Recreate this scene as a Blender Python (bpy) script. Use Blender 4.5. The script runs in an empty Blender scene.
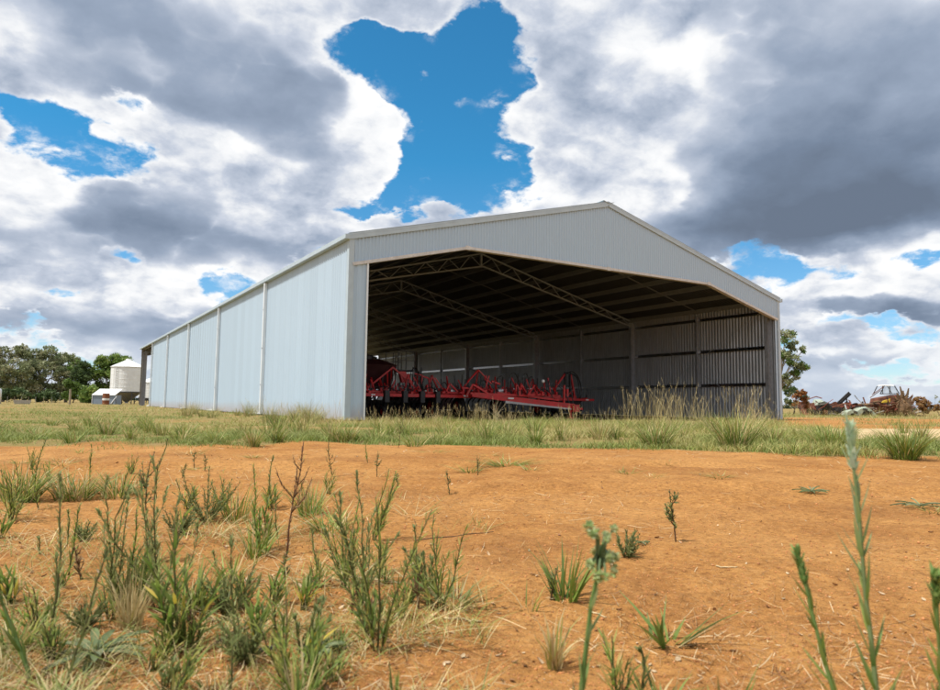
import bpy, bmesh, math, random
import numpy as np
sc=bpy.context.scene; COL=sc.collection
CAM=(-8.0085,-20.4646,.5814); YAW,PITCH,ROLL,FPX=.5526,.0869,.0127,679.8
def cam_axes():
    fw=np.array([math.sin(YAW)*math.cos(PITCH),math.cos(YAW)*math.cos(PITCH),math.sin(PITCH)])
    r=np.array([math.cos(YAW),-math.sin(YAW),0.]); u=np.cross(r,fw)
    return r*math.cos(ROLL)+u*math.sin(ROLL),-r*math.sin(ROLL)+u*math.cos(ROLL),fw
def build_camera():
    from mathutils import Matrix
    r,u,fw=cam_axes(); c=bpy.data.cameras.new('camera'); o=bpy.data.objects.new('camera',c); COL.objects.link(o)
    o.matrix_world=Matrix(((r[0],u[0],-fw[0],CAM[0]),(r[1],u[1],-fw[1],CAM[1]),(r[2],u[2],-fw[2],CAM[2]),(0,0,0,1)))
    c.sensor_width=36; c.lens=FPX/940*36; c.clip_start=.05; c.clip_end=20000
    c.dof.use_dof=True; c.dof.focus_distance=5.5; c.dof.aperture_fstop=4.8
    sc.camera=o
class NT:
    """small helper to write shader arithmetic as node links"""
    def __init__(s, tree): s.t=tree; s.L=tree.links
    def n(s, typ, **kw):
        nd=s.t.nodes.new(typ)
        for k,v in kw.items(): setattr(nd,k,v)
        return nd
    def put(s, sock, v):
        if isinstance(v,bpy.types.NodeSocket): s.L.new(v,sock)
        else: sock.default_value=v
    def m(s, op, a, b=None, c=None, clamp=False):
        nd=s.n('ShaderNodeMath',operation=op,use_clamp=clamp)
        for i,v in enumerate((a,b,c)):
            if v is not None: s.put(nd.inputs[i],v)
        return nd.outputs[0]
    def v(s, op, a, b=None, out=0, scale=None):
        nd=s.n('ShaderNodeVectorMath',operation=op); s.put(nd.inputs[0],a)
        if b is not None: s.put(nd.inputs[1],b)
        if scale is not None: s.put(nd.inputs['Scale'],scale)
        return nd.outputs[out]
    def xyz(s,a,b,c):
        nd=s.n('ShaderNodeCombineXYZ')
        for i,v in enumerate((a,b,c)): s.put(nd.inputs[i],v)
        return nd.outputs[0]
    def noise(s, vec, scale, detail=4, rough=.5, dim='3D', lac=2.0, dist=0):
        nd=s.n('ShaderNodeTexNoise',noise_dimensions=dim); s.put(nd.inputs['Vector'],vec)
        nd.inputs['Scale'].default_value=scale; nd.inputs['Detail'].default_value=detail
        nd.inputs['Roughness'].default_value=rough; nd.inputs['Lacunarity'].default_value=lac
        nd.inputs['Distortion'].default_value=dist
        return nd
    def vor(s, vec, scale, detail=0, rough=.5, smooth=0.6):
        nd=s.n('ShaderNodeTexVoronoi',feature='SMOOTH_F1' if smooth else 'F1'); s.put(nd.inputs['Vector'],vec)
        nd.inputs['Scale'].default_value=scale; nd.inputs['Detail'].default_value=detail
        nd.inputs['Roughness'].default_value=rough
        if smooth: nd.inputs['Smoothness'].default_value=smooth
        return nd
    def mr(s, v, a, b, c=0., d=1., kind='LINEAR'):
        nd=s.n('ShaderNodeMapRange',interpolation_type=kind); s.put(nd.inputs[0],v)
        for i,x in enumerate((a,b,c,d)): s.put(nd.inputs[1+i],x)
        return nd.outputs[0]
    def mixc(s, f, a, b, mode='MIX'):
        nd=s.n('ShaderNodeMix',data_type='RGBA',blend_type=mode); s.put(nd.inputs[0],f); s.put(nd.inputs[6],a); s.put(nd.inputs[7],b)
        return nd.outputs[2]
    def ramp(s, f, stops, mode='LINEAR'):
        nd=s.n('ShaderNodeValToRGB'); cr=nd.color_ramp; cr.interpolation=mode; s.put(nd.inputs[0],f)
        while len(cr.elements)<len(stops): cr.elements.new(.5)
        for e,(p,c) in zip(cr.elements,stops): e.position=p; e.color=(*c,1) if len(c)==3 else c
        return nd.outputs[0]

SUN_EL=62.0
SUN_AZ=-84.0           # degrees from +y towards +x: the sun stands to the left of the view
# openings of blue sky and the light and dark parts of the clouds: azimuth, elevation, radii, tilt (degrees), weight
HOLES = [(27.4, 28.0, 7.9, 4.1, 0, 1.75),
 (28.6, 24.0, 5.8, 5.4, 0, 1.75),
 (30.2, 20.2, 6.9, 4.6, 0, 1.75),
 (28.1, 16.5, 8.2, 1.9, -5, 1.35),
 (32.9, 29.2, 2.8, 3.7, 0, 1.35),
 (33.2, 18.8, 3.1, 3.1, 0, 1.25),
 (35.0, 25.9, 3.3, 4.3, 0, 1.0),
 (21.3, 16.0, 4.2, 1.0, 10, 0.9),
 (-3.0, 17.1, 1.8, 1.3, 0, 0.8),
 (4.8, 21.3, 2.9, 1.0, -20, 0.7),
 (37.9, 17.0, 2.5, 1.0, 0, 0.6),
 (0.9, 7.2, 2.6, 1.0, 0, 0.75),
 (4.0, 10.8, 2.1, 0.9, 0, 0.7),
 (16.7, 8.3, 3.2, 1.0, 0, 0.7),
 (65.2, 10.4, 2.3, 0.8, 0, 0.8),
 (62.3, 6.1, 3.0, 0.7, 0, 0.8),
 (20.9, 28.3, 3.4, 2.1, 20, 1.05),
 (-2.9, 19.5, 3.5, 1.7, 0, 1.45),
 (0.9, 18.6, 5.5, 2.4, -12, 1.75),
 (11.6, 9.4, 3.2, 1.9, 0, 1.45),
 (18.3, 11.5, 2.0, 1.1, 0, 1.05),
 (53.7, 11.4, 3.6, 1.8, 0, 1.35),
 (57.1, 10.1, 2.7, 2.3, 0, 1.05),
 (60.5, 10.6, 1.9, 1.2, 0, 0.65),
 (4.4, 2.6, 4.9, 1.0, 0, 0.95),
 (62.8, 2.7, 4.1, 1.0, 0, 0.95),
 (57.7, 4.8, 3.3, 1.5, 0, 0.85),
 (-2.0, 4.8, 3.7, 0.8, 0, 0.85),
 (19.7, 13.3, 2.5, 1.0, 0, 0.75),
 (0.5, 3.5, 3.2, 0.7, 0, 0.75),
 (64.7, 5.3, 2.9, 0.8, 0, 0.75),
 (24.4, 31.2, 6.3, 1.3, 0, -1.5),
 (24.1, 21.5, 5.2, 4.1, 0, -1.5),
 (28.8, 15.8, 2.6, 1.1, 0, -1.2),
 (23.4, 15.1, 3.1, 1.3, 0, -1.3),
 (39.2, 25.1, 3.4, 7.7, 0, -0.7),
 (18.0, 15.2, 5.8, 2.4, 0, -0.6),
 (27.7, 27.1, 1.7, 0.9, 0, -1.7),
 (32.3, 18.5, 1.7, 0.9, 0, -1.5),
 (31.0, 24.8, 1.2, 0.6, 0, -1.0)]
DARKS = [(2.4, 26.9, 17.9, 4.3, -5, 0.26),
 (8.9, 25.6, 19.9, 6.5, -12, 0.3),
 (17.7, 23.6, 9.3, 3.9, -15, 0.4),
 (-0.9, 26.7, 8.4, 3.0, 0, 0.1),
 (11.4, 21.9, 14.0, 1.6, -6, 0.35),
 (10.6, 13.8, 15.4, 2.3, -8, 0.5),
 (-0.4, 9.2, 10.2, 4.2, -20, 0.45),
 (5.3, 12.4, 8.1, 2.5, -15, 0.4),
 (-2.0, 4.4, 8.3, 2.8, 0, 0.25),
 (8.4, 6.2, 8.3, 2.0, 0, 0.25),
 (60.2, 21.0, 18.2, 9.1, -15, 0.75),
 (55.1, 16.0, 16.2, 5.8, -10, 0.65),
 (64.4, 13.1, 7.8, 3.4, 0, 0.6),
 (50.1, 29.4, 9.8, 3.2, 0, 0.35),
 (64.2, 6.9, 6.2, 1.4, 0, 0.9),
 (50.6, 13.7, 8.7, 2.8, 0, 0.5),
 (19.1, 8.4, 7.5, 1.6, 0, 0.4),
 (60.9, 3.6, 7.1, 1.2, 0, 0.5),
 (59.8, 8.1, 3.8, 0.9, 0, 0.5),
 (42.6, 23.0, 10.5, 8.2, 20, -1.2),
 (39.2, 29.0, 7.6, 4.0, 0, -0.6),
 (44.2, 18.0, 8.7, 3.1, 0, -0.7),
 (25.4, 22.0, 6.1, 3.7, 0, -1.2),
 (23.1, 26.3, 3.0, 3.2, 0, -0.7),
 (12.0, 18.3, 8.9, 2.2, -10, -1.2),
 (-2.9, 15.1, 5.0, 2.7, 0, -1.1),
 (-3.7, 22.5, 3.1, 4.8, 0, -0.5),
 (61.8, 10.1, 7.7, 2.5, 10, -1.2),
 (65.7, 8.7, 2.8, 1.7, 0, -0.5),
 (19.7, 15.4, 7.6, 1.9, 0, -1.0),
 (26.9, 31.1, 10.6, 2.0, 0, -0.9),
 (-0.5, 20.7, 11.3, 1.6, -12, -0.6),
 (6.2, 8.4, 11.3, 1.7, 10, -0.6),
 (62.9, 4.6, 7.4, 1.4, 0, -0.7),
 (0.5, 3.5, 10.9, 1.4, 0, -0.5),
 (2.9, 6.6, 4.1, 1.3, 0, -0.6),
 (-2.1, 6.9, 3.7, 1.0, 0, -0.4)]

def build_sky():
    w=bpy.data.worlds.new('World'); sc.world=w; w.use_nodes=True
    t=w.node_tree; t.nodes.clear(); N=NT(t)
    out=N.n('ShaderNodeOutputWorld')
    sky=N.n('ShaderNodeTexSky',sky_type='NISHITA'); sky.sun_disc=False
    sky.sun_elevation=math.radians(SUN_EL); sky.sun_rotation=math.radians(SUN_AZ)
    sky.altitude=200; sky.air_density=1.0; sky.dust_density=.3; sky.ozone_density=2.0
    tc=N.n('ShaderNodeTexCoord'); d=tc.outputs['Generated']
    sp=N.n('ShaderNodeSeparateXYZ'); N.put(sp.inputs[0],d); X,Y,Z=sp.outputs
    az=N.m('MULTIPLY',N.m('ARCTAN2',X,Y),57.29578); el=N.m('MULTIPLY',N.m('ARCSINE',Z),57.29578)
    # clouds get a little smaller and flatter towards the horizon
    den=N.m('ADD',N.m('MAXIMUM',Z,0.0),.62)
    P=N.v('SCALE',N.v('MULTIPLY',d,(1.,1.,1.5)),scale=N.m('DIVIDE',1.0,den))
    big=N.noise(P,3.4,3,.5); med=N.noise(P,9.5,5,.55)
    wv=N.v('SUBTRACT',big.outputs['Color'],(.5,.5,.5)); wm=N.v('SUBTRACT',med.outputs['Color'],(.5,.5,.5))
    A0=N.xyz(az,el,0.0)
    A=N.v('ADD',A0,N.v('MULTIPLY',wv,(5.,3.5,0))); A=N.v('ADD',A,N.v('MULTIPLY',wm,(6.5,4.2,0)))
    B=N.v('ADD',A0,N.v('MULTIPLY',wv,(7.,3.,0))); B=N.v('ADD',B,N.v('MULTIPLY',wm,(5,3.,0)))
    def field(tab,co,k):
        s=None
        for (a,e,ra,re,ang,wt) in tab:
            mp=N.n('ShaderNodeMapping',vector_type='TEXTURE'); N.put(mp.inputs[0],co)
            mp.inputs[1].default_value=(a,e,0); mp.inputs[2].default_value=(0,0,math.radians(ang)); mp.inputs[3].default_value=(ra*k,re*k,1)
            b=N.mr(N.v('LENGTH',mp.outputs[0],out=1),0.,1.,wt,0.,'SMOOTHSTEP')
            s=b if s is None else N.m('ADD',s,b)
        return s
    hole=field(HOLES,A,1.35); dark=field(DARKS,B,1.45)
    # puffs: rounded billows (inverted ridges) on a warped direction, lit from the sun's side
    Pw=N.v('ADD',P,N.v('SCALE',wm,scale=.04))
    rg=N.noise(Pw,9.0,3.0,.5); rg.noise_type='RIDGED_MULTIFRACTAL'; rg.inputs['Offset'].default_value=.9; rg.inputs['Gain'].default_value=1.2; rg.normalize=True
    r1=rg.outputs['Fac']
    sunv=(math.sin(math.radians(SUN_AZ))*.45,math.cos(math.radians(SUN_AZ))*.45,.85)
    fine=N.noise(Pw,24.0,6,.62).outputs['Fac']
    off=N.v('ADD',Pw,tuple(.030*c for c in sunv)); off2=N.v('ADD',Pw,tuple(.075*c for c in sunv))
    n1=N.noise(Pw,10.0,7,.56).outputs['Fac']; n2=N.noise(off,10.0,6,.56).outputs['Fac']
    b1=N.noise(Pw,4.2,3,.5).outputs['Fac']; b2=N.noise(off2,4.2,3,.5).outputs['Fac']
    near=N.mr(hole,.02,.55,.25,1.)
    dens=N.m('SUBTRACT',1.02,hole); dn0=dens; dens=0.0
    dens=N.m('ADD',dens,N.m('MULTIPLY',N.m('SUBTRACT',.5,r1),.5))
    dens=N.m('ADD',dens,N.m('MULTIPLY',N.m('SUBTRACT',fine,.5),1.8))
    dens=N.m('ADD',dens,N.m('MULTIPLY',N.m('SUBTRACT',n1,.5),1.5))
    dens=N.m('ADD',dn0,N.m('MULTIPLY',dens,near))
    alpha=N.mr(dens,-.05,.46,0.,1.,'SMOOTHSTEP')
    wisp=N.m('MULTIPLY',N.mr(dens,-.75,.15,0.,.75,'SMOOTHSTEP'),N.mr(N.noise(Pw,17.0,8,.66).outputs['Fac'],.50,.72,0.,1.,'SMOOTHSTEP'))
    alpha=N.m('MAXIMUM',alpha,wisp)
    # low rows of flat-based clouds near the horizon
    rows=N.noise(N.xyz(N.m('MULTIPLY',az,.055),N.m('MULTIPLY',el,.26),N.m('MULTIPLY',n1,1.2)),1.,4,.55).outputs['Fac']
    low=N.mr(el,5.,13.,1.,0.,'SMOOTHSTEP')
    rowd=N.m('MULTIPLY',N.m('MULTIPLY',N.m('SUBTRACT',rows,.5),low),4.2)
    # grey undersides: a mask of its own with billowed edges, in front of the white heads
    dk=N.m('ADD',N.m('ADD',dark,.10),N.m('ADD',N.m('ADD',N.m('MULTIPLY',N.m('SUBTRACT',n1,.5),.85),N.m('MULTIPLY',N.m('SUBTRACT',b1,.5),1.1)),N.m('MULTIPLY',N.m('SUBTRACT',.5,r1),.4)))
    dk=N.m('ADD',dk,rowd)
    dk=N.m('SUBTRACT',dk,N.mr(dens,.10,.85,.62,0.,'SMOOTHSTEP'))     # thin sunlit rims stay white
    dmask=N.mr(dk,-.08,.52,0.,1.,'SMOOTHSTEP')
    emb=N.m('ADD',N.m('MULTIPLY',N.m('SUBTRACT',n2,n1),EMB1),N.m('MULTIPLY',N.m('SUBTRACT',b2,b1),EMB2))
    core=N.mr(dens,.05,.9,-.16,.03)
    hi=N.m('ADD',N.m('ADD',.19,core),N.m('MULTIPLY',emb,.85))
    lo=N.m('ADD',N.m('ADD',.33,N.m('MULTIPLY',dark,.52)),N.m('MULTIPLY',emb,.30))
    lo=N.m('ADD',lo,N.m('MULTIPLY',N.m('SUBTRACT',big.outputs['Fac'],.5),.45))
    sh=N.m('ADD',N.m('MULTIPLY',hi,N.m('SUBTRACT',1.,dmask)),N.m('MULTIPLY',lo,dmask))
    col=N.ramp(sh,[(0.,(1.03,1.03,1.03)),(.15,(.90,.915,.94)),(.34,(.575,.63,.735)),(.58,(.325,.395,.515)),(.82,(.195,.252,.35)),(1.,(.15,.192,.265))])
    # towards the horizon the clouds pale and turn a little warm
    hz=N.mr(el,0.,7.,.45,0.,'SMOOTHSTEP')
    col=N.mixc(hz,col,(.56,.66,.78,1))
    b1=N.n('ShaderNodeBackground'); N.put(b1.inputs[0],N.mixc(1.0,sky.outputs[0],N.mixc(N.mr(el,2.,20.,1.,0.),(.24,.86,1.04,1),(.70,.84,.98,1)),'MULTIPLY')); b1.inputs[1].default_value=SKY_STRENGTH
    b2=N.n('ShaderNodeBackground'); N.put(b2.inputs[0],col); b2.inputs[1].default_value=CLOUD_STRENGTH
    mx=N.n('ShaderNodeMixShader'); N.put(mx.inputs[0],alpha); t.links.new(b1.outputs[0],mx.inputs[1]); t.links.new(b2.outputs[0],mx.inputs[2])
    t.links.new(mx.outputs[0],out.inputs[0])
    w.cycles.sampling_method='MANUAL'; w.cycles.sample_map_resolution=512
EMB1=1.2; EMB2=1.6; SKY_STRENGTH=.14; CLOUD_STRENGTH=.97
rnd=random.Random(7); RNG=np.random.default_rng(11)
# ---------------------------------------------------------------- helpers
class MB:
    """collects boxes, beams, tubes and strips and links them as ONE mesh object"""
    def __init__(s): s.v=[]; s.f=[]; s.c=[]; s.n=0
    def add(s, v, f, col=None):
        v=np.asarray(v,float).reshape(-1,3); s.v.append(v)
        s.f += [tuple(i+s.n for i in q) for q in f]
        s.c.append(np.tile(np.array(col if col is not None else (1,1,1),float),(len(v),1)) if col is None or np.ndim(col)==1 else np.asarray(col,float))
        s.n+=len(v)
    def hexa(s, p, col=None):   # eight corners: four below, four above
        s.add(p,[(3,2,1,0),(4,5,6,7),(0,1,5,4),(1,2,6,5),(2,3,7,6),(3,0,4,7)],col)
    def box(s, lo, hi, col=None):
        x0,y0,z0=lo; x1,y1,z1=hi
        s.hexa([(x0,y0,z0),(x1,y0,z0),(x1,y1,z0),(x0,y1,z0),(x0,y0,z1),(x1,y0,z1),(x1,y1,z1),(x0,y1,z1)],col)
    def beam(s, p, q, w, h, up=(0,0,1), col=None, w2=None, h2=None):
        p=np.array(p,float); q=np.array(q,float); d=q-p; d/=np.linalg.norm(d)
        up=np.array(up,float)
        if abs(d@up)>.98: up=np.array((1.,0,0))
        a=np.cross(d,up); a/=np.linalg.norm(a); b=np.cross(a,d)
        w2=w if w2 is None else w2; h2=h if h2 is None else h2
        P=[p+a*sx*w/2+b*sy*h/2 for sx,sy in((-1,-1),(1,-1),(1,1),(-1,1))]; Q=[q+a*sx*w2/2+b*sy*h2/2 for sx,sy in((-1,-1),(1,-1),(1,1),(-1,1))]
        s.hexa(P+Q,col)
    def tube(s, pts, r, n=6, col=None, caps=True):
        pts=np.array(pts,float); m=len(pts); r=np.broadcast_to(np.array(r,float),(m,))
        t=np.gradient(pts,axis=0); t/=np.linalg.norm(t,axis=1)[:,None]+1e-12
        ref=np.array((0,0,1.)) if abs(t[0,2])<.9 else np.array((1.,0,0)); V=[]
        for i in range(m):
            a=np.cross(t[i],ref); a/=np.linalg.norm(a)+1e-12; b=np.cross(t[i],a)
            ang=np.arange(n)*2*math.pi/n
            V.append(pts[i]+r[i]*(np.cos(ang)[:,None]*a+np.sin(ang)[:,None]*b))
        f=[(i*n+j,(i+1)*n+j,(i+1)*n+(j+1)%n,i*n+(j+1)%n) for i in range(m-1) for j in range(n)]
        if caps: f+=[tuple(range(n)),tuple((m-1)*n+j for j in range(n-1,-1,-1))]
        s.add(np.concatenate(V),f,col)
    def lathe(s, prof, n=24, c=(0,0,0), col=None, axis='z', a0=0., a1=2*math.pi):
        full=abs(a1-a0-2*math.pi)<1e-6; k=n if full else n+1
        ang=a0+(a1-a0)*np.arange(k)/n; V=[]
        for r,z in prof:
            ring=np.stack([r*np.cos(ang),r*np.sin(ang),np.full(k,z)],1)
            V.append(ring)
        V=np.concatenate(V)
        if axis=='x': V=V[:,[2,0,1]]
        if axis=='y': V=V[:,[1,2,0]]
        V=V+np.array(c); m=len(prof)
        f=[(i*k+j,i*k+(j+1)%k,(i+1)*k+(j+1)%k,(i+1)*k+j) for i in range(m-1) for j in range(n)]
        s.add(V,f,col)
    def build(s, name, mat, parent=None, smooth=False, loc=None):
        me=bpy.data.meshes.new(name); V=np.concatenate(s.v)
        me.from_pydata(V.tolist(),[],s.f); 
        if any(len(c) for c in s.c):
            C=np.concatenate(s.c); at=me.color_attributes.new('tint','FLOAT_COLOR','POINT')
            at.data.foreach_set('color',np.concatenate([C,np.ones((len(C),1))],1).ravel())
        if smooth: me.polygons.foreach_set('use_smooth',[True]*len(me.polygons))
        me.update(); o=bpy.data.objects.new(name,me); COL.objects.link(o); me.materials.append(mat)
        if loc is not None: o.location=loc
        if parent is not None: o.parent=parent
        return o
def quads_object(name, V, ncol, nrow, C, mat, parent=None, loc=None, smooth=False):
    """N strips at once: V has shape (N, nrow, ncol, 3); C (N, nrow, ncol, 3)"""
    N=V.shape[0]; per=nrow*ncol
    base=(np.arange(N)*per)[:,None,None]; i=np.arange(nrow-1)[None,:,None]; j=np.arange(ncol-1)[None,None,:]
    a=base+i*ncol+j; F=np.stack([a,a+1,a+1+ncol,a+ncol],-1).reshape(-1,4)
    me=bpy.data.meshes.new(name); nv=N*per; nf=len(F)
    me.vertices.add(nv); me.vertices.foreach_set('co',V.astype(np.float32).ravel())
    me.loops.add(nf*4); me.loops.foreach_set('vertex_index',F.astype(np.int32).ravel())
    me.polygons.add(nf); me.polygons.foreach_set('loop_start',(np.arange(nf)*4).astype(np.int32))
    at=me.color_attributes.new('tint','FLOAT_COLOR','POINT')
    at.data.foreach_set('color',np.concatenate([C.reshape(-1,3),np.ones((nv,1))],1).astype(np.float32).ravel())
    if smooth: me.polygons.foreach_set('use_smooth',np.ones(nf,bool))
    me.update(calc_edges=True); me.materials.append(mat)
    o=bpy.data.objects.new(name,me); COL.objects.link(o)
    if loc is not None: o.location=loc
    if parent is not None: o.parent=parent
    return o
def tag(o,label=None,cat=None,group=None,kind=None):
    if label: o['label']=label
    if cat: o['category']=cat
    if group: o['group']=group
    if kind: o['kind']=kind
    return o
def thing(name,label,cat,loc=(0,0,0),group=None):
    o=bpy.data.objects.new(name,None); COL.objects.link(o); o.location=loc; o.empty_display_size=.3
    return tag(o,label,cat,group)
# ---------------------------------------------------------------- the lie of the land
def hash3(ix,iy,seed):
    h=(ix.astype(np.int64)*374761393+iy.astype(np.int64)*668265263+seed*1442695041)&0xffffffff
    h=((h^(h>>13))*1274126177)&0xffffffff
    return ((h^(h>>16))&0xffff)/65535.0
def vnoise(x,y,seed=0):
    x=np.asarray(x,float); y=np.asarray(y,float); ix=np.floor(x); iy=np.floor(y); fx=x-ix; fy=y-iy
    fx=fx*fx*(3-2*fx); fy=fy*fy*(3-2*fy)
    a=hash3(ix,iy,seed); b=hash3(ix+1,iy,seed); c=hash3(ix,iy+1,seed); d=hash3(ix+1,iy+1,seed)
    return (a*(1-fx)+b*fx)*(1-fy)+(c*(1-fx)+d*fx)*fy-.5
def sstep(a,b,x): t=np.clip((x-a)/(b-a),0,1); return t*t*(3-2*t)
def ground(x,y):
    x=np.asarray(x,float); y=np.asarray(y,float)
    d=np.hypot(x-CAM[0],y-CAM[1])
    flat=sstep(1.5,-1.0,np.maximum(np.maximum(-x,x-22.6),np.maximum(-y,y-58)))   # the pad under the shed
    near=sstep(30,9,d)
    z=.09*vnoise(x/3.1,y/3.1,1)*sstep(60,12,d)+near*(.045*vnoise(x/.8,y/.8,2)+.018*vnoise(x/.27,y/.27,3))
    z=z+sstep(9,3,d)*(.008*vnoise(x/.09,y/.09,4)+.005*vnoise(x/.035,y/.035,5))
    # two shallow wheel tracks cross the bare earth along the grass
    e=(x+8.5)*.49+(y+10.0)*.872+.25*np.sin(x*.5)
    for c in (-2.6,-4.3): z=z-.028*np.exp(-((e-c)/.20)**2)+.016*np.exp(-((np.abs(e-c)-.34)/.11)**2)
    return z*(1-flat)
def gz(x,y): return float(ground(x,y))
def at(px,dist):
    """ground point on the bearing of a column of the photograph, at a distance from the camera along its axis"""
    r,u,fw=cam_axes(); f=np.array([fw[0],fw[1]]); f/=np.linalg.norm(f); s=np.array([f[1],-f[0]])
    k=(px-470)/FPX
    return CAM[0]+dist*(f[0]+k*s[0]),CAM[1]+dist*(f[1]+k*s[1])
def foot(px,py):
    """where the sight line of a point at the foot of something meets the ground"""
    r,u,fw=cam_axes(); d=fw*FPX+r*(px-470)-u*(py-345); k=-CAM[2]/d[2]
    for _ in range(12):
        x,y=CAM[0]+d[0]*k,CAM[1]+d[1]*k; k=(gz(x,y)-CAM[2])/d[2]
    return CAM[0]+d[0]*k,CAM[1]+d[1]*k
def dist_of(x,y):
    r,u,fw=cam_axes(); return float((x-CAM[0])*fw[0]+(y-CAM[1])*fw[1])
# ---------------------------------------------------------------- materials
def mat(name):
    m=bpy.data.materials.new(name); m.use_nodes=True; t=m.node_tree; t.nodes.clear(); N=NT(t)
    out=N.n('ShaderNodeOutputMaterial'); b=N.n('ShaderNodeBsdfPrincipled'); t.links.new(b.outputs[0],out.inputs[0])
    N.b=b; N.out=out; N.m_=m
    return m,N
def setp(N,**k):
    for a,v in k.items(): N.put(N.b.inputs[a.replace('_',' ')],v)
def opos(N): return N.n('ShaderNodeNewGeometry').outputs['Position']
def bump(N,h,strength=.3,dist=.01):
    nd=N.n('ShaderNodeBump'); nd.inputs['Strength'].default_value=strength; nd.inputs['Distance'].default_value=dist
    N.put(nd.inputs['Height'],h); N.put(N.b.inputs['Normal'],nd.outputs[0])
def m_plain(name,col,rough=.5,metal=0.,var=.25,scale=3.,spec=None,dirt=None,dirt_amt=.3,bumpd=0.):
    m,N=mat(name); P=opos(N); n=N.noise(P,scale,6,.6).outputs['Fac']
    f=N.mr(n,.3,.7,1-var,1+var); c=N.v('SCALE',col,scale=f)
    if dirt is not None:
        n2=N.noise(P,scale*.6,7,.65).outputs['Fac']; c=N.mixc(N.mr(n2,.48,.72,0.,dirt_amt),c,(*dirt,1))
    setp(N,Base_Color=c,Roughness=N.mr(n,.3,.7,rough*.85,min(1,rough*1.15)),Metallic=metal)
    if spec is not None: N.b.inputs['Specular IOR Level'].default_value=spec
    if bumpd: bump(N,N.noise(P,scale*4,5,.6).outputs['Fac'],.5,bumpd)
    return m
def m_leaf(name,rough=.55,trans=.3,gain=1.0,spec=.3):
    m,N=mat(name); a=N.n('ShaderNodeAttribute',attribute_name='tint'); c=a.outputs['Color']
    if gain!=1: c=N.v('SCALE',c,scale=gain)
    n=N.noise(opos(N),2.2,4,.6).outputs['Fac']; c=N.v('SCALE',c,scale=N.mr(n,.3,.7,.82,1.18))
    setp(N,Base_Color=c,Roughness=rough); N.b.inputs['Specular IOR Level'].default_value=spec
    tr=N.n('ShaderNodeBsdfTranslucent'); N.put(tr.inputs[0],c); mx=N.n('ShaderNodeMixShader'); mx.inputs[0].default_value=trans
    N.L.new(N.b.outputs[0],mx.inputs[1]); N.L.new(tr.outputs[0],mx.inputs[2]); N.L.new(mx.outputs[0],N.out.inputs[0])
    return m
# ---------------------------------------------------------------- ground, track
def soil_edge(x,y):
    """positive on the grassed side of the ragged line where the bare red soil ends (metres)"""
    # the line runs across the view about eleven metres from the camera
    e=(x+8.5)*.49+(y+10.0)*.872
    e=e-1.3+1.1*sstep(-4.,0.,x)+5.4*vnoise(x/3.6,y/5.,21)+2.0*vnoise(x/1.2,y/1.6,22)+.8*vnoise(x/.5,y/.5,23)
    return e
def bearing(x,y):
    f=np.array([math.sin(YAW),math.cos(YAW)]); dx=x-CAM[0]; dy=y-CAM[1]; d=dx*f[0]+dy*f[1]; d=np.where(d>.5,d,.5); return 470+FPX*(dx*f[1]-dy*f[0])/d,d
def track_mask(x,y):
    px,d=bearing(x,y); w=.8*vnoise(x/.9,y/.9,43); return sstep(800,850,px+w*30)*sstep(11.2,12.2,d+w)*sstep(23.5,21.,d+w)
def cover(x,y,bald=.9):
    """how much of the ground is under grass, 0 to 1"""
    e=soil_edge(x,y); c=sstep(-.3,.8,e)
    d=np.hypot(x-CAM[0],y-CAM[1])
    patch=vnoise(x/5.5,y/3.2,31)+.6*vnoise(x/1.7,y/1.7,32)
    c=c*(1-bald*sstep(.08,.28,patch))
    bp,bd=bearing(x,y); bare=sstep(770,800,bp)*sstep(21,23.,bd)*sstep(47.,40.,bd)   # red earth beyond the shed's corner
    bare=bare*(.95-.6*sstep(.0,.3,vnoise(x/4.,y/4.,33)))
    c=c*(1-bare)
    tm=track_mask(x,y); c=c*(1-tm)
    inside=sstep(.2,-.5,np.maximum(np.maximum(-x,x-22.6),np.maximum(-y,y-58)))
    return c*(1-inside)
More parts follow.
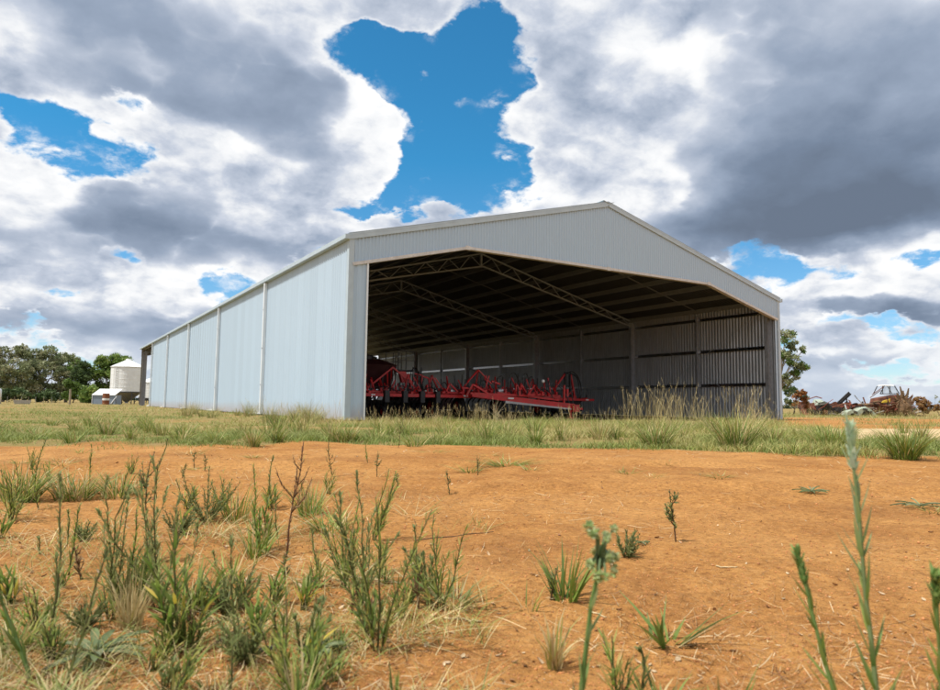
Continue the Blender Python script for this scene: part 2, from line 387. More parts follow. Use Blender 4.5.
def build_ground():
    # one sheet: rings round the camera, fine in front of it, out to the horizon
    az0=math.degrees(YAW)
    a=np.concatenate([np.linspace(-52,52,470),np.linspace(52,308,90)[1:-1]])+az0
    a=np.radians(a); R=[.0]
    r=.45
    while r<9000:
        R.append(r); r*= 1.011 if r<6 else (1.016 if r<30 else (1.035 if r<200 else 1.15))
    R=np.array(R[1:]); na=len(a); nr=len(R)
    X=CAM[0]+R[:,None]*np.sin(a)[None]; Y=CAM[1]+R[:,None]*np.cos(a)[None]; Z=ground(X,Y)
    V=np.stack([X,Y,Z],-1).reshape(-1,3); V=np.vstack([V,[[CAM[0],CAM[1],gz(CAM[0],CAM[1])]]])
    i=np.arange(nr-1)[:,None]; j=np.arange(na)[None]; j2=(j+1)%na
    F=np.stack([i*na+j,(i+1)*na+j,(i+1)*na+j2,i*na+j2],-1).reshape(-1,4)
    F=F[:,::-1]
    me=bpy.data.meshes.new('ground'); nv=len(V); nf=len(F)
    tri=np.stack([np.full(na,nv-1),np.arange(na),(np.arange(na)+1)%na],-1)[:,::-1]
    me.vertices.add(nv); me.vertices.foreach_set('co',V.astype(np.float32).ravel())
    me.loops.add(nf*4+na*3); me.loops.foreach_set('vertex_index',np.concatenate([F.ravel(),tri.ravel()]).astype(np.int32))
    me.polygons.add(nf+na); me.polygons.foreach_set('loop_start',np.concatenate([np.arange(nf)*4,nf*4+np.arange(na)*3]).astype(np.int32))
    c=cover(V[:,0],V[:,1],.35); c=np.stack([c,c,c,np.ones_like(c)],1)
    atr=me.color_attributes.new('cover','FLOAT_COLOR','POINT'); atr.data.foreach_set('color',c.astype(np.float32).ravel())
    me.polygons.foreach_set('use_smooth',np.ones(nf+na,bool)); me.update(calc_edges=True)
    m,N=mat('red soil'); P=opos(N)
    n0=N.noise(P,.55,5,.6).outputs['Fac']; n1=N.noise(P,3.5,6,.62).outputs['Fac']; n2=N.noise(P,38.,6,.68).outputs['Fac']; n3=N.noise(P,150.,3,.6).outputs['Fac']
    c=N.ramp(n1,[(.25,(.255,.103,.027)),(.5,(.385,.174,.046)),(.75,(.485,.240,.072))])
    c=N.mixc(N.mr(n0,.40,.66,0.,.6),c,(.54,.285,.095,1))
    c=N.mixc(N.mr(n2,.52,.70,0.,.65),c,(.55,.30,.115,1)); c=N.mixc(N.mr(n2,.46,.30,0.,.7),c,(.12,.042,.014,1))
    c=N.mixc(N.mr(N.noise(P,.9,6,.66).outputs['Fac'],.52,.70,0.,.6),c,(.235,.098,.030,1)); c=N.mixc(N.mr(N.noise(P,95.,3,.7).outputs['Fac'],.60,.72,0.,.75),c,(.11,.040,.014,1)); c=N.mixc(N.mr(N.noise(P,120.,2,.6).outputs['Fac'],.63,.72,0.,.6),c,(.60,.36,.17,1))
    vg=N.vor(P,85.,0,.5,0).outputs['Distance']; spk=N.noise(P,60.,1,.5).outputs['Fac']
    c=N.mixc(N.m('MULTIPLY',N.mr(vg,.26,.14),N.mr(spk,.56,.62)),c,(.56,.38,.22,1))
    nd=N.noise(P,26.,7,.72).outputs['Fac']; c=N.v('SCALE',c,scale=N.mr(nd,.34,.64,.76,1.14))
    dry=N.ramp(n2,[(.2,(.16,.105,.045)),(.5,(.27,.20,.085)),(.8,(.36,.27,.12))])
    dry=N.mixc(N.mr(n1,.4,.62,0.,.7),dry,(.17,.17,.045,1))
    cv=N.n('ShaderNodeAttribute',attribute_name='cover').outputs['Fac']
    f=N.mr(N.m('ADD',cv,N.m('MULTIPLY',N.m('SUBTRACT',n2,.5),.7)),.35,.75,0.,.9)
    c=N.mixc(f,c,dry)
    # the dirt floor inside the shed, darkened further to paint in interior shade
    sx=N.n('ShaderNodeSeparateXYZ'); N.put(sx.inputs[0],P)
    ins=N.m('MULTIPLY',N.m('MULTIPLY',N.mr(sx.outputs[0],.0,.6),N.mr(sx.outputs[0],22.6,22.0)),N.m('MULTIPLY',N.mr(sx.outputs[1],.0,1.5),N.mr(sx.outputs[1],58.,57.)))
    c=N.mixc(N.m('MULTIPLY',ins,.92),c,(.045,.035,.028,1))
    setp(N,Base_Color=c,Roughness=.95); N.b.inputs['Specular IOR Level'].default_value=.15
    h=N.m('ADD',N.m('MULTIPLY',n2,1.0),N.m('ADD',N.m('MULTIPLY',n3,.35),N.m('MULTIPLY',N.mr(vg,.3,.0),.25)))
    bump(N,h,1.0,.018)
    o=bpy.data.objects.new('ground',me); COL.objects.link(o); me.materials.append(m); tag(o,kind='structure')
    # pale sandy track crossing in front of the shed's far corner
    m,N=mat('pale sand'); P=opos(N); n1=N.noise(P,2.,6,.65).outputs['Fac']; n2=N.noise(P,45.,5,.65).outputs['Fac']
    c=N.ramp(n1,[(.3,(.40,.27,.13)),(.5,(.52,.38,.20)),(.72,(.58,.45,.26))]); c=N.v('SCALE',c,scale=N.mr(n2,.3,.7,.8,1.15))
    setp(N,Base_Color=c,Roughness=.95); bump(N,n2,.5,.01)
    A=[at(735,18.0),at(790,15.),at(850,13.2),at(910,12.4),at(1000,12.),at(1150,12.),at(1400,12.)]; Bk=[at(735,20.3),at(790,20.6),at(850,20.9),at(910,21.0),at(1000,21.0),at(1150,21.5),at(1400,22.)]
    def resample(pts,n):
        pts=np.array(pts); t=np.linspace(0,len(pts)-1,n); k=np.minimum(t.astype(int),len(pts)-2); f=(t-k)[:,None]; return pts[k]*(1-f)+pts[k+1]*f
    n=160; a_=resample(A,n); b_=resample(Bk,n); mrow=26; V=[]
    for k in range(mrow):
        t=k/(mrow-1); p=a_*(1-t)+b_*t
        w=.5*vnoise(p[:,0]/.9,p[:,1]/.9,41)+.35*vnoise(p[:,0]/.3,p[:,1]/.3,42)
        d=(b_-a_); d=d/np.linalg.norm(d,axis=1)[:,None]; p=p+d*(w*(1 if k in(0,mrow-1) else 0))[:,None]
        V.append(np.stack([p[:,0],p[:,1],ground(p[:,0],p[:,1])+.012],1))
    V=np.stack(V)[None]
    o=quads_object('track',V[:, ::-1],n,mrow,np.ones_like(V),m,smooth=True); tag(o,kind='structure')
# ---------------------------------------------------------------- the machinery shed
BAY=9.667; NB=6; WID=22.59; EAVE=5.98; RX=11.2; RZ=8.92; LEN=BAY*NB
def roofz(x): return EAVE+(RZ-EAVE)*(x/RX if x<=RX else (WID-x)/(WID-RX))
def ribs(L,pitch=.19,h=.028,top=.03,base=.07,u0=0.):
    u=[];o=[];k=0
    while k*pitch<L-1e-6:
        c=k*pitch+pitch/2
        for du,oo in ((-base/2,0),(-top/2,h),(top/2,h),(base/2,0)):
            if c+du<L: u.append(c+du); o.append(oo)
        k+=1
    u=[0.]+u+[L]; o=[0.]+o+[0.]
    return np.array(u)+u0,np.array(o)
def m_sheet(name,col,lap=None,axis=1,inv=.52):
    """steel cladding: painted outside, bare zinc-aluminium on the inner side"""
    m,N=mat(name); P=opos(N); n=N.noise(P,1.3,5,.6).outputs['Fac']; nv=N.n('ShaderNodeNewGeometry').outputs['Backfacing']
    sc_=N.n('ShaderNodeMapping'); N.put(sc_.inputs[0],P); sc_.inputs[3].default_value=(1.,1.,.12)
    st=N.noise(sc_.outputs[0],9.,5,.65).outputs['Fac']
    c=N.v('SCALE',col,scale=N.mr(n,.3,.7,.99,1.01)); c=N.v('SCALE',c,scale=N.mr(st,.35,.7,1.006,.985))
    sx=N.n('ShaderNodeSeparateXYZ'); N.put(sx.inputs[0],P)
    if lap:
        u=sx.outputs[axis]; fr=N.m('FRACT',N.m('DIVIDE',u,lap)); k=N.m('FLOOR',N.m('DIVIDE',u,lap))
        wn=N.n('ShaderNodeTexWhiteNoise',noise_dimensions='1D'); N.put(wn.inputs['W'],k)
        c=N.v('SCALE',c,scale=N.mr(wn.outputs[0],0,1,.965,1.03))
        c=N.v('SCALE',c,scale=N.mr(N.m('ABSOLUTE',N.m('SUBTRACT',fr,.5)),.478,.495,1.,.72))
    # red dust splashed on the lowest half metre
    z=N.m('ADD',sx.outputs[2],N.m('MULTIPLY',N.m('SUBTRACT',st,.5),.5))
    c=N.mixc(N.mr(z,.08,.6,.4,0.),c,(.40,.22,.12,1))
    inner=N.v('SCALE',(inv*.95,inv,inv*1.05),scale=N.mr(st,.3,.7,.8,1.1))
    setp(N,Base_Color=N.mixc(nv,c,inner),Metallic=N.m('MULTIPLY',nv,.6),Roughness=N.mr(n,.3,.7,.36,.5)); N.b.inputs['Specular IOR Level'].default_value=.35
    bump(N,N.noise(P,2.2,3,.5).outputs['Fac'],.05,.015)
    return m
def m_galv(name,v=.55,rough=.3,metal=.9,tint=(1,1,1)):
    m,N=mat(name); P=opos(N); n=N.noise(P,7.,5,.6).outputs['Fac']; vo=N.vor(P,30.,0,.5,0).outputs['Color']
    g=N.v('DOT_PRODUCT',vo,(.33,.33,.33),out=1)
    c=N.v('SCALE',tuple(v*t for t in tint),scale=N.m('MULTIPLY',N.mr(n,.3,.7,.8,1.1),N.mr(g,.2,.8,.92,1.08)))
    setp(N,Base_Color=c,Metallic=metal,Roughness=N.mr(n,.3,.7,rough*.8,rough*1.3)); return m
def build_shed():
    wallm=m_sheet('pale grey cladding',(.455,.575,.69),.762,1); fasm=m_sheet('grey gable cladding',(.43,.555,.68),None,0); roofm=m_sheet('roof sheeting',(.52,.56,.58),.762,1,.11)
    trimm=m_plain('grey flashing',(.42,.51,.57),.42,0,.08,3.); white=m_plain('off-white pipe',(.74,.79,.82),.4,0,.06,2.)
    steel=m_galv('galvanised steel',.46,.42,.6,(.95,1.,1.07)); girtm=m_galv('bright girt steel',.42,.20,1.); purm=m_galv('purlin steel',.33,.5,.3,(.92,.98,1.04))
    trus=m_galv('truss steel',.46,.5,.3,(.82,.94,1.08)); tan=m_galv('header steel',.60,.5,.3,(1.,.96,.90))
    S=thing('farm_shed','long pale grey steel machinery shed with a wide open gable end','shed',(0,0,0))
    # side walls: five clad bays, the sixth left open
    Lc=5*BAY
    for side in (0,1):
        u,o=ribs(Lc); X=(-o if side==0 else WID+o); z=[.03,2.,4.,EAVE-.06]
        V=np.stack([np.stack([X,u,np.full_like(u,zz)],1) for zz in z])[None]
        if side==0: V=V[:,:,::-1]
        w=quads_object('side_wall',V,len(u),len(z),np.ones_like(V),wallm,S)
        w['label']='sunlit cladding between white downpipes' if side==0 else 'far side wall, seen from inside behind the machines'
    # gable fascia with the two narrow returns down to the ground
    def low(x):
        if x<.13 : return 5.08
        if x<4.43: return 5.11+(x-.13)*(6.21-5.11)/4.3
        if x<17.37: return 6.21+(x-4.43)*.055/12.94
        return 6.265-(x-17.37)*(6.265-5.0)/(22.46-17.37)
    u,o=ribs(WID,.125,.026,.035,.065); lo=np.array([low(x) for x in u])
    hi=np.array([roofz(x)-.02 for x in u])
    V=np.stack([np.stack([u,-o,lo*(1-t)+hi*t],1) for t in (0,.5,1)])[None]
    quads_object('gable_fascia',V,len(u),3,np.ones_like(V),fasm,S)
    V2=V.copy(); V2[...,1]=LEN-V[...,1]; quads_object('gable_fascia',V2[:,:,::-1],len(u),3,np.ones_like(V2),fasm,S)['label']='far gable, out of view, added to block sky reflections'  # unseen far gable added to keep sky reflections off the upper girts
    for x0,x1 in ((0,.60),(22.27,WID)):
        u,o=ribs(x1-x0,.20,.02,.03,.07,x0); V=np.stack([np.stack([u,-o,np.array([z if z<5 else low(xx) for xx in u])],1) for z in (.03,2.5,9)])[None]
        quads_object('corner_panel',V,len(u),3,np.ones_like(V),fasm,S)
    for x,s in ((0,1),(WID,-1)):
        m=MB(); a=x-s*.035; m.box((min(a,x+s*.15),-.045,.03),(max(a,x+s*.15),-.032,EAVE-.05)); m.box((min(a,a+s*.012),-.03,.03),(max(a,a+s*.012),.15,EAVE-.05)); m.build('corner_flashing',trimm,S)
    # roof: two slopes
    for side in (0,1):
        u,o=ribs(LEN+.16,.19,.03,.03,.07,-.08)
        xs=(-.08,RX*.5,RX) if side==0 else (RX,(RX+WID)/2,WID+.08)
        V=np.stack([np.stack([np.full_like(u,x),u,roofz(min(max(x,0),WID))+(-.02 if x<0 or x>WID else 0)+o],1) for x in xs])[None]
        V=V[:,:,::-1]
        quads_object('roof_slope',V[:, ::-1] if False else V,len(u),3,np.ones_like(V),roofm,S)
    for yy in (-.06,LEN+.04):
        for a,b in ((0,RX),(WID,RX)):
            sg=1 if a==0 else -1
            m=MB(); m.beam((a-.06*sg,yy,roofz(a)-.045),(b,yy,roofz(b)-.035),.03,.20); m.beam((a-.06*sg,yy+.06,roofz(a)+.06),(b,yy+.06,roofz(b)+.07),.15,.02); m.build('barge_capping',trimm,S)
    m=MB(); m.beam((RX-.14,-.1,RZ+.035),(RX-.14,LEN+.1,RZ+.035),.32,.012,(.26,0,1)); m.beam((RX+.14,-.1,RZ+.035),(RX+.14,LEN+.1,RZ+.035),.32,.012,(-.26,0,1)); m.build('ridge_capping',trimm,S)
    # gutters
    for x,s in ((0,-1),(WID,1)):
        m=MB(); a,b=x+s*.03,x+s*.19; z1=EAVE+.01; z0=z1-.15
        m.box((min(a,b),-.10,z0),(max(a,b),LEN+.1,z0+.012)); m.box((b-.006,-.10,z0+.013),(b+.006,LEN+.1,z1)); m.box((a-.006,-.10,z0+.013),(a+.006,LEN+.1,z1))
        for y in (-.11,LEN+.1): m.box((min(a,b),y,z0),(max(a,b),y+.009,z1))
        m.build('gutter',trimm,S)
    # downpipes on the sunlit wall, each with a foot lying along the wall
    for n in range(1,6):
        y=n*BAY-(.12 if n==5 else 0); m=MB()
        m.box((-.165,y-.07,.14),(-.045,y+.07,EAVE-.16)); m.beam((-.10,y-.055,.09),(-.10,y+1.9,.05),.10,.09)
        for z in (1.3,2.9,4.6): m.box((-.165,y-.075,z),(-.04,y+.075,z+.04))
        m.build('downpipe',white,S)
    # portal frames: columns each side and lattice rafters
    def ubeam(m,x0,x1,y,z0,z1,b=.19,t=.014):
        m.box((x0,y-b/2,z0),(x0+t,y+b/2,z1)); m.box((x1-t,y-b/2,z0),(x1,y+b/2,z1)); m.box((x0+t,y-.006,z0),(x1-t,y+.006,z1))
    for n in range(NB+1):
        y=n*BAY if n else .36
        if n==NB: y-=.35
        for side in (0,1):
            m=MB(); 
            if side==0: ubeam(m,.16,.52,y,0,5.62)
            else: ubeam(m,WID-.52,WID-.16,y,0,5.62)
            x=.34 if side==0 else WID-.34
            m.box((x-.22,y-.15,0),(x+.22,y+.15,.025)); m.build('column',steel,S)
        if n==NB:   # boxed end columns of the open bay, the left one coloured as in shadow
            for x in (.02,WID-.42):
                m=MB(); m.box((x,y+.20,0),(x+.42,y+.33,EAVE-.2)); m.build('end_post',m_plain('shadowed grey steel',(.20,.185,.165),.6,0,.2,2.) if x<1 else steel,S)
        if n==0:
            for a,b in ((.3,RX),(WID-.3,RX)):
                m=MB(); m.beam((a,y,roofz(a)-.45),(b,y,roofz(b)-.45),.16,.36); m.build('end_rafter',steel,S)
            continue
        m=MB()
        for side in (0,1):
            f=(lambda x:x) if side==0 else (lambda x:WID-x)
            top=lambda x:roofz(f(x))-.33
            bot=lambda x:5.47+(RZ-1.02-5.47)*(x-.52)/(RX-.52)
            A=.52; e=RX if side==0 else WID-RX
            m.beam((f(A),y,top(A)),(f(e),y,top(e)),.08,.07); m.beam((f(A),y,bot(A)),(f(e),y,bot(e)),.08,.075)
            K=16; xs=[A+(e-A)*k/K for k in range(K+1)]
            for k in range(K):
                p=(f(xs[k]),y,(bot if k%2==0 else top)(xs[k])); q=(f(xs[k+1]),y,(top if k%2==0 else bot)(xs[k+1])); m.beam(p,q,.036,.036)
            m.box((min(f(.30),f(.62)),y-.05,5.35),(max(f(.30),f(.62)),y+.05,5.68))
        m.box((RX-.05,y-.05,RZ-1.05),(RX+.05,y+.05,RZ-.33)); m.build('truss',trus,S)
    # purlins, eave to ridge, each the whole length of the shed, with sag rods between
    for side in (0,1):
        f=(lambda x:x) if side==0 else (lambda x:WID-x); e=RX if side==0 else WID-RX
        for k in range(9):
            x=.18+(e-.36)*k/8; z=roofz(f(x)); m=MB(); X=f(x)
            m.box((X-.009,.02,z-.235),(X+.009,LEN-.02,z-.035)); m.box((X-.009 if side else X+.009-.075,.02,z-.26),(X+.009+.066 if side else X+.009,LEN-.02,z-.2355)); m.build('purlin',purm,S)
        for n in range(NB):
            m=MB(); y=(n+.5)*BAY; m.beam((f(.2),y,roofz(f(.2))-.17),(f(e-.2),y,roofz(f(e-.2))-.17),.05,.03); m.build('sag_rod',purm,S)
    # girts and mullions inside the side walls
    for side in (0,1):
        for n in range(5):
            y0=n*BAY+(.46 if n==0 else .10); y1=(n+1)*BAY-.10
            for z in (1.76,3.60,5.36):
                m=MB(); x0,x1=(.03,.15) if side==0 else (WID-.15,WID-.03); xi=x1 if side==0 else x0
                m.box((xi-.01,y0,z-.075),(xi+.01,y1,z+.075)); m.box((x0+.011,y0,z-.075),(x1-.011,y1,z-.065)); m.box((x0+.011,y0,z+.065),(x1-.011,y1,z+.075)); m.build('girt',girtm,S)
            m=MB(); y=(n+.5)*BAY; x0,x1=(.165,.30) if side==0 else (WID-.30,WID-.165); m.box((x0,y-.04,0),(x1,y+.04,5.6)); m.build('mullion',steel,S)
    for p,q in (((WID-.56,.5,5.4),(WID-.56,BAY-.1,.2)),((WID-.58,.5,.2),(WID-.58,BAY-.1,5.4))):
        m=MB(); m.tube([p,q],.013,6); m.build('brace_rod',steel,S)
    # galvanised header round the opening: haunch, level run, haunch
    P=[(.10,5.05),(4.43,6.15),(17.37,6.205),(22.44,4.95)]; m=MB()
    for k,((x0,z0),(x1,z1)) in enumerate(zip(P,P[1:])): m.beam((x0,.03,z0),(x1,.03,z1),.20,.105)
    for x,z in ((4.43,6.15),(11.2,6.18),(17.37,6.205)): m.box((x-.10,-.078,z-.075),(x+.10,-.0715,z+.075))
    m.build('header_beam',tan,S)
    m=MB(); m.box((.605,-.05,.03),(.66,.06,5.15)); m.build('door_jamb',white,S)
    for x in ():
        m=MB(); m.box((x-.06,-.02,low(x)-.27),(x+.06,.08,low(x)-.165)); m.build('door_roller',steel,S)
    return S
# ---------------------------------------------------------------- red seeding machines parked inside
def build_machines():
    red=m_plain('red paint',(.52,.010,.014),.38,0,.25,4.,None,(.20,.09,.06),.35); dk=m_plain('black steel',(.018,.018,.02),.5,0,.4,6.); rub=m_plain('tyre rubber',(.02,.019,.018),.8,0,.3,5.)
    hose=m_plain('black hose',(.012,.012,.013),.4,0,.1); wht=m_plain('white sticker',(.75,.75,.72),.5,0,.05); grey=m_plain('steel and highlight grey',(.36,.36,.37),.4,.6,.2)
    tankm=m_plain('dark poly tank',(.05,.012,.012),.45,0,.2)
    def tyne(T,x,y,z=.86):
        m=MB(); m.tube([(x,y,z),(x,y+.12,z-.02),(x,y+.30,z-.16),(x,y+.33,z-.36),(x,y+.22,z-.58),(x,y+.06,z-.74)],[.028,.028,.026,.024,.022,.016],5); m.beam((x,y+.10,z-.70),(x,y+.02,z-.80),.07,.02); m.build('tyne',dk,T)
    def wheel(T,x,y,R=.36,w=.22):
        m=MB(); m.lathe([(R*.55,-w/2),(R*.9,-w/2),(R,-w*.3),(R,w*.3),(R*.9,w/2),(R*.55,w/2)],22,(x,y,R),None,'x'); o=m.build('wheel',rub,T,True)
        m=MB(); m.lathe([(0.02,-w*.3),(R*.56,-w*.3),(R*.56,w*.3),(0.02,w*.3)],16,(x,y,R),None,'x'); m.build('rim',red,o)
    def hoses(T,lst,r=.022):
        for p in lst:
            q=np.array(p,float); t=np.linspace(0,1,14)[:,None]
            a,b,c,d=q; cur=(1-t)**3*a+3*(1-t)**2*t*b+3*(1-t)*t*t*c+t**3*d
            m=MB(); m.tube(cur,r,6); m.build('hose',hose,T)
    def clutter(T,x0,x1,y0,y1,n,seed,zb=1.0,h=.5):
        # breakaway springs, brackets and stay rods standing along the bars
        r2=np.random.default_rng(seed)
        for k in range(n):
            x=x0+(x1-x0)*(k+r2.random()*.8)/n; y=r2.uniform(y0,y1); t=k%4
            m=MB()
            if t==0: m.box((x-.05,y-.05,zb),(x+.05,y+.05,zb+h*r2.uniform(.3,.6))); m.beam((x,y,zb+.12),(x+.02,y+.3,zb+h*.7),.05,.04); m.build('tyne_bracket',red,T)
            elif t==1:
                a=np.linspace(0,10*math.pi,60); m.tube(np.stack([x+.035*np.cos(a),y+.035*np.sin(a),zb+.05+a/(10*math.pi)*h*.6],1),.009,5); m.build('spring',dk,T)
            elif t==2: m.beam((x,y,zb),(x+r2.uniform(-.5,.5),y+r2.uniform(-.3,.3),zb+h*r2.uniform(.6,1.5)),.05,.05); m.beam((x,y,zb+.05),(x+r2.uniform(.3,.7),y,zb+.05),.06,.06); m.build('stay',red,T)
            else: m.beam((x,y,zb),(x+r2.uniform(-.12,.12),y,zb+h*r2.uniform(.8,1.7)),.035,.035); m.tube([(x+.06,y,zb+.05),(x+.07,y,zb+h*.6)],.03,7); m.build('ram',dk,T)
    # ---- wide toolbar nearest the left column
    T=thing('toolbar','wide red seeding toolbar with black press wheels beside the shed corner','farm implement',(0,0,0))
    for a,b in ((.9,3.55),(3.85,4.38),(4.68,5.18),(5.48,5.95),(6.2,7.75)): m=MB(); m.beam((a,5,.915),(b,5,.915),.14,.13); m.build('front_beam',red,T)
    for y in (6.2,7.4): m=MB(); m.beam((.9,y,.95),(7.9,y,.95),.14,.14); m.build('rear_beam',red,T)
    for x in (1.4,3.0,4.9,6.4,7.7): m=MB(); m.beam((x,5.02,1.02),(x,7.6,1.05),.10,.10); m.build('cross_beam',red,T)
    for x in (3.70,4.53,5.33,6.07):
        m=MB(); m.box((x-.10,4.86,.62),(x+.10,5.10,1.10)); m.beam((x,4.95,.7),(x,5.25,.3),.09,.09); o=m.build('press_arm',dk,T); wheel(T,x,5.3,.24,.12)
    for p,q,w in (((4.73,6.6,2.15),(3.2,6.4,1.0),.10),((4.73,6.6,2.15),(6.1,6.4,1.02),.10),((4.68,6.6,2.1),(5.0,7.4,1.0),.09),((4.1,6.6,1.68),(4.3,6.4,1.0),.08),((5.25,6.6,1.7),(5.5,6.4,1.0),.08),((5.05,6.5,1.35),(6.6,6.2,1.02),.09)):
        m=MB(); m.beam(p,q,w*.62,w*.62); m.build('mast',red,T)
    m=MB(); m.beam((4.75,6.5,1.1),(4.73,6.5,1.75),.05,.05); m.tube([(4.74,6.5,1.7),(4.73,6.55,2.0)],.018,6); m.build('ram',grey,T)
    m=MB(); m.hexa([(5.35,6.9,1.5),(5.9,6.9,1.5),(5.9,7.1,1.5),(5.35,7.1,1.5),(5.2,6.9,2.0),(5.5,6.9,2.0),(5.5,7.1,2.0),(5.2,7.1,2.0)]); m.build('fold_bracket',red,T)
    m=MB()
    for p,q in (((6.47,4.98,1.0),(6.66,4.98,1.46)),((6.66,4.98,1.46),(7.14,4.98,1.06)),((6.3,4.98,1.07),(7.3,4.98,1.07))): m.beam(p,q,.07,.07)
    m.build('jockey_bracket',red,T)
    for p,q,w in (((6.9,7.4,1.0),(7.1,7.4,1.9),.08),((7.1,7.4,1.9),(7.5,7.4,1.15),.08),((6.6,7.4,1.85),(6.95,7.4,1.75),.07),((6.95,7.4,1.75),(7.0,7.4,1.35),.07),((6.55,7.4,1.0),(6.6,7.4,1.88),.06),((6.2,7.4,1.95),(6.6,7.4,1.88),.06)):
        m=MB(); m.beam(p,q,w,w); m.build('wing_arm',red,T)
    m=MB(); m.box((3.02,4.915,.89),(3.18,4.929,.945)); m.build('reflector',wht,T); m=MB(); m.box((7.35,4.915,.91),(7.58,4.929,.97)); m.build('reflector',wht,T)
    for k in range(13): tyne(T,1.1+.52*k,6.2)
    for k in range(13): tyne(T,1.36+.52*k,7.4)
    for k in range(8): tyne(T,1.25+.88*k,5.08,.84)
    for k in range(24): wheel(T,.9+.29*k,8.1,.33,.16)
    m=MB(); m.box((.8,8.0,.55),(8.0,8.2,.72)); m.build('press_wheel_bar',dk,T)
    wheel(T,1.9,6.8,.48,.3); wheel(T,6.8,6.8,.48,.3)
    hoses(T,[((5.9,7.3,1.0),(5.8,7.3,2.2),(6.3,7.3,2.9),(6.55,7.3,1.2)),((6.0,7.2,1.0),(6.0,7.2,1.9),(6.2,7.2,2.4),(6.5,7.2,1.1)),((6.7,7.6,1.2),(6.8,7.6,2.2),(7.0,7.6,2.0),(7.2,7.6,1.1)),
      ((5.3,5.1,1.0),(5.6,5.1,1.35),(6.0,5.1,1.35),(6.3,5.1,1.02)),((3.0,5.1,1.0),(3.3,5.1,1.4),(3.9,5.1,1.3),(4.3,5.1,1.02)),((7.0,6.4,1.0),(7.05,6.4,1.7),(7.3,6.4,1.8),(7.5,6.4,1.0))])
    clutter(T,1.0,7.8,5.6,7.5,90,1,1.0,.62); clutter(T,2.6,7.6,5.1,5.6,30,2,1.0,.32)
    # ---- air cart behind the toolbar
    T=thing('air_cart','dark seed hopper cart with a black hand rail behind the wide toolbar','farm implement',(0,0,0))
    m=MB(); m.hexa([(3.9,8.7,1.25),(5.6,8.7,1.25),(5.6,10.2,1.25),(3.9,10.2,1.25),(3.4,8.3,2.35),(5.75,8.3,2.35),(5.75,10.6,2.35),(3.4,10.6,2.35)])
    m.hexa([(3.4,8.3,2.352),(5.75,8.3,2.352),(5.75,10.6,2.352),(3.4,10.6,2.352),(4.1,8.9,2.62),(5.2,8.9,2.62),(5.2,10,2.62),(4.1,10,2.62)]); hp=m.build('hopper',tankm,T)
    m=MB(); m.lathe([(.34,2.6),(.34,2.78),(.30,2.84),(.02,2.86)],18,(4.65,9.4,0)); m.build('lid',dk,hp)
    m=MB(); m.beam((3.4,8.6,1.1),(6.6,8.6,1.1),.14,.16); m.beam((3.4,10.4,1.1),(6.6,10.4,1.1),.14,.16); m.beam((4.2,8.6,.98),(4.2,10.4,.98),.12,.08); m.beam((6.0,8.6,.98),(6.0,10.4,.98),.12,.08); m.build('chassis',red,T)
    m=MB(); m.box((5.78,8.35,2.1),(6.75,9.9,2.16))
    for x in (5.85,6.25,6.7):
        for y in (8.4,9.8): m.beam((x,y,2.16),(x,y,3.05),.035,.035)
    for y in (8.4,9.8):
        for z in (2.6,3.03): m.beam((5.85,y,z),(6.7,y,z),.03,.03)
    m.build('hand_rail',dk,T)
    m=MB()
    for z in np.arange(.55,2.1,.27): m.beam((6.55,8.2,z),(6.95,8.2,z),.04,.03)
    m.beam((6.53,8.2,.45),(6.53,8.2,2.3),.04,.04); m.beam((6.97,8.2,.45),(6.97,8.2,2.3),.04,.04); m.build('ladder',dk,T)
    m=MB(); m.box((.9,8.75,.02),(4.7,10.3,1.1)); m.build('view_blocker',tankm,T); m=MB(); m.box((6.9,9.0,.3),(9.2,10.2,1.15)); m.build('view_blocker',tankm,T); wheel(T,3.9,9.5,.62,.45); wheel(T,6.3,9.5,.62,.45)  # boxes added under the cart to block the bright view beyond
    m=MB(); m.box((2.1,8.6,1.2),(3.2,9.6,2.25)); m.tube([(2.75,9.1,2.25),(2.75,9.1,2.95)],.09,8); m.build('fan_housing',dk,T)
    # ---- second machine: toolbar with a long tapered drawbar sloping to the ground
    T=thing('drawbar_seeder','red seeder with a long tapered drawbar resting its hitch near the ground','farm implement',(0,0,0))
    def plate(a,b,w,col,h0,h1,name='drawbar'):
        m=MB(); m.beam(a,b,w,h0,(0,0,1),None,w,h1); return m.build(name,col,T)
    plate((7.4,4.35,1.0),(12.45,3.6,.52),.16,red,.20,.26); plate((8.3,6.2,.98),(12.35,3.75,.55),.14,red,.16,.2)
    plate((8.9,4.0,.70),(12.2,3.52,.42),.12,grey,.10,.06,'underside_highlight')  # grey strip paints the light reflected on the drawbar's underside
    m=MB(); m.box((12.3,3.4,.30),(12.62,3.8,.62)); m.beam((12.6,3.6,.45),(12.95,3.6,.43),.10,.09); m.build('hitch',red,T); m=MB(); m.beam((12.2,3.55,.45),(12.2,3.55,.03),.08,.08); m.box((12.08,3.43,.0),(12.32,3.67,.035)); m.build('jack_stand',red,T)
    for y in (4.6,5.8,7.0): m=MB(); m.beam((7.6,y,1.02),(13.4 if y>5 else 10.6,y,1.0),.13,.13); m.build('frame_beam',red,T)
    for x in (8.0,9.6,11.4,13.0): m=MB(); m.beam((x,4.7 if x<11 else 5.8,1.1),(x,7.1,1.1),.10,.10); m.build('cross_beam',red,T)
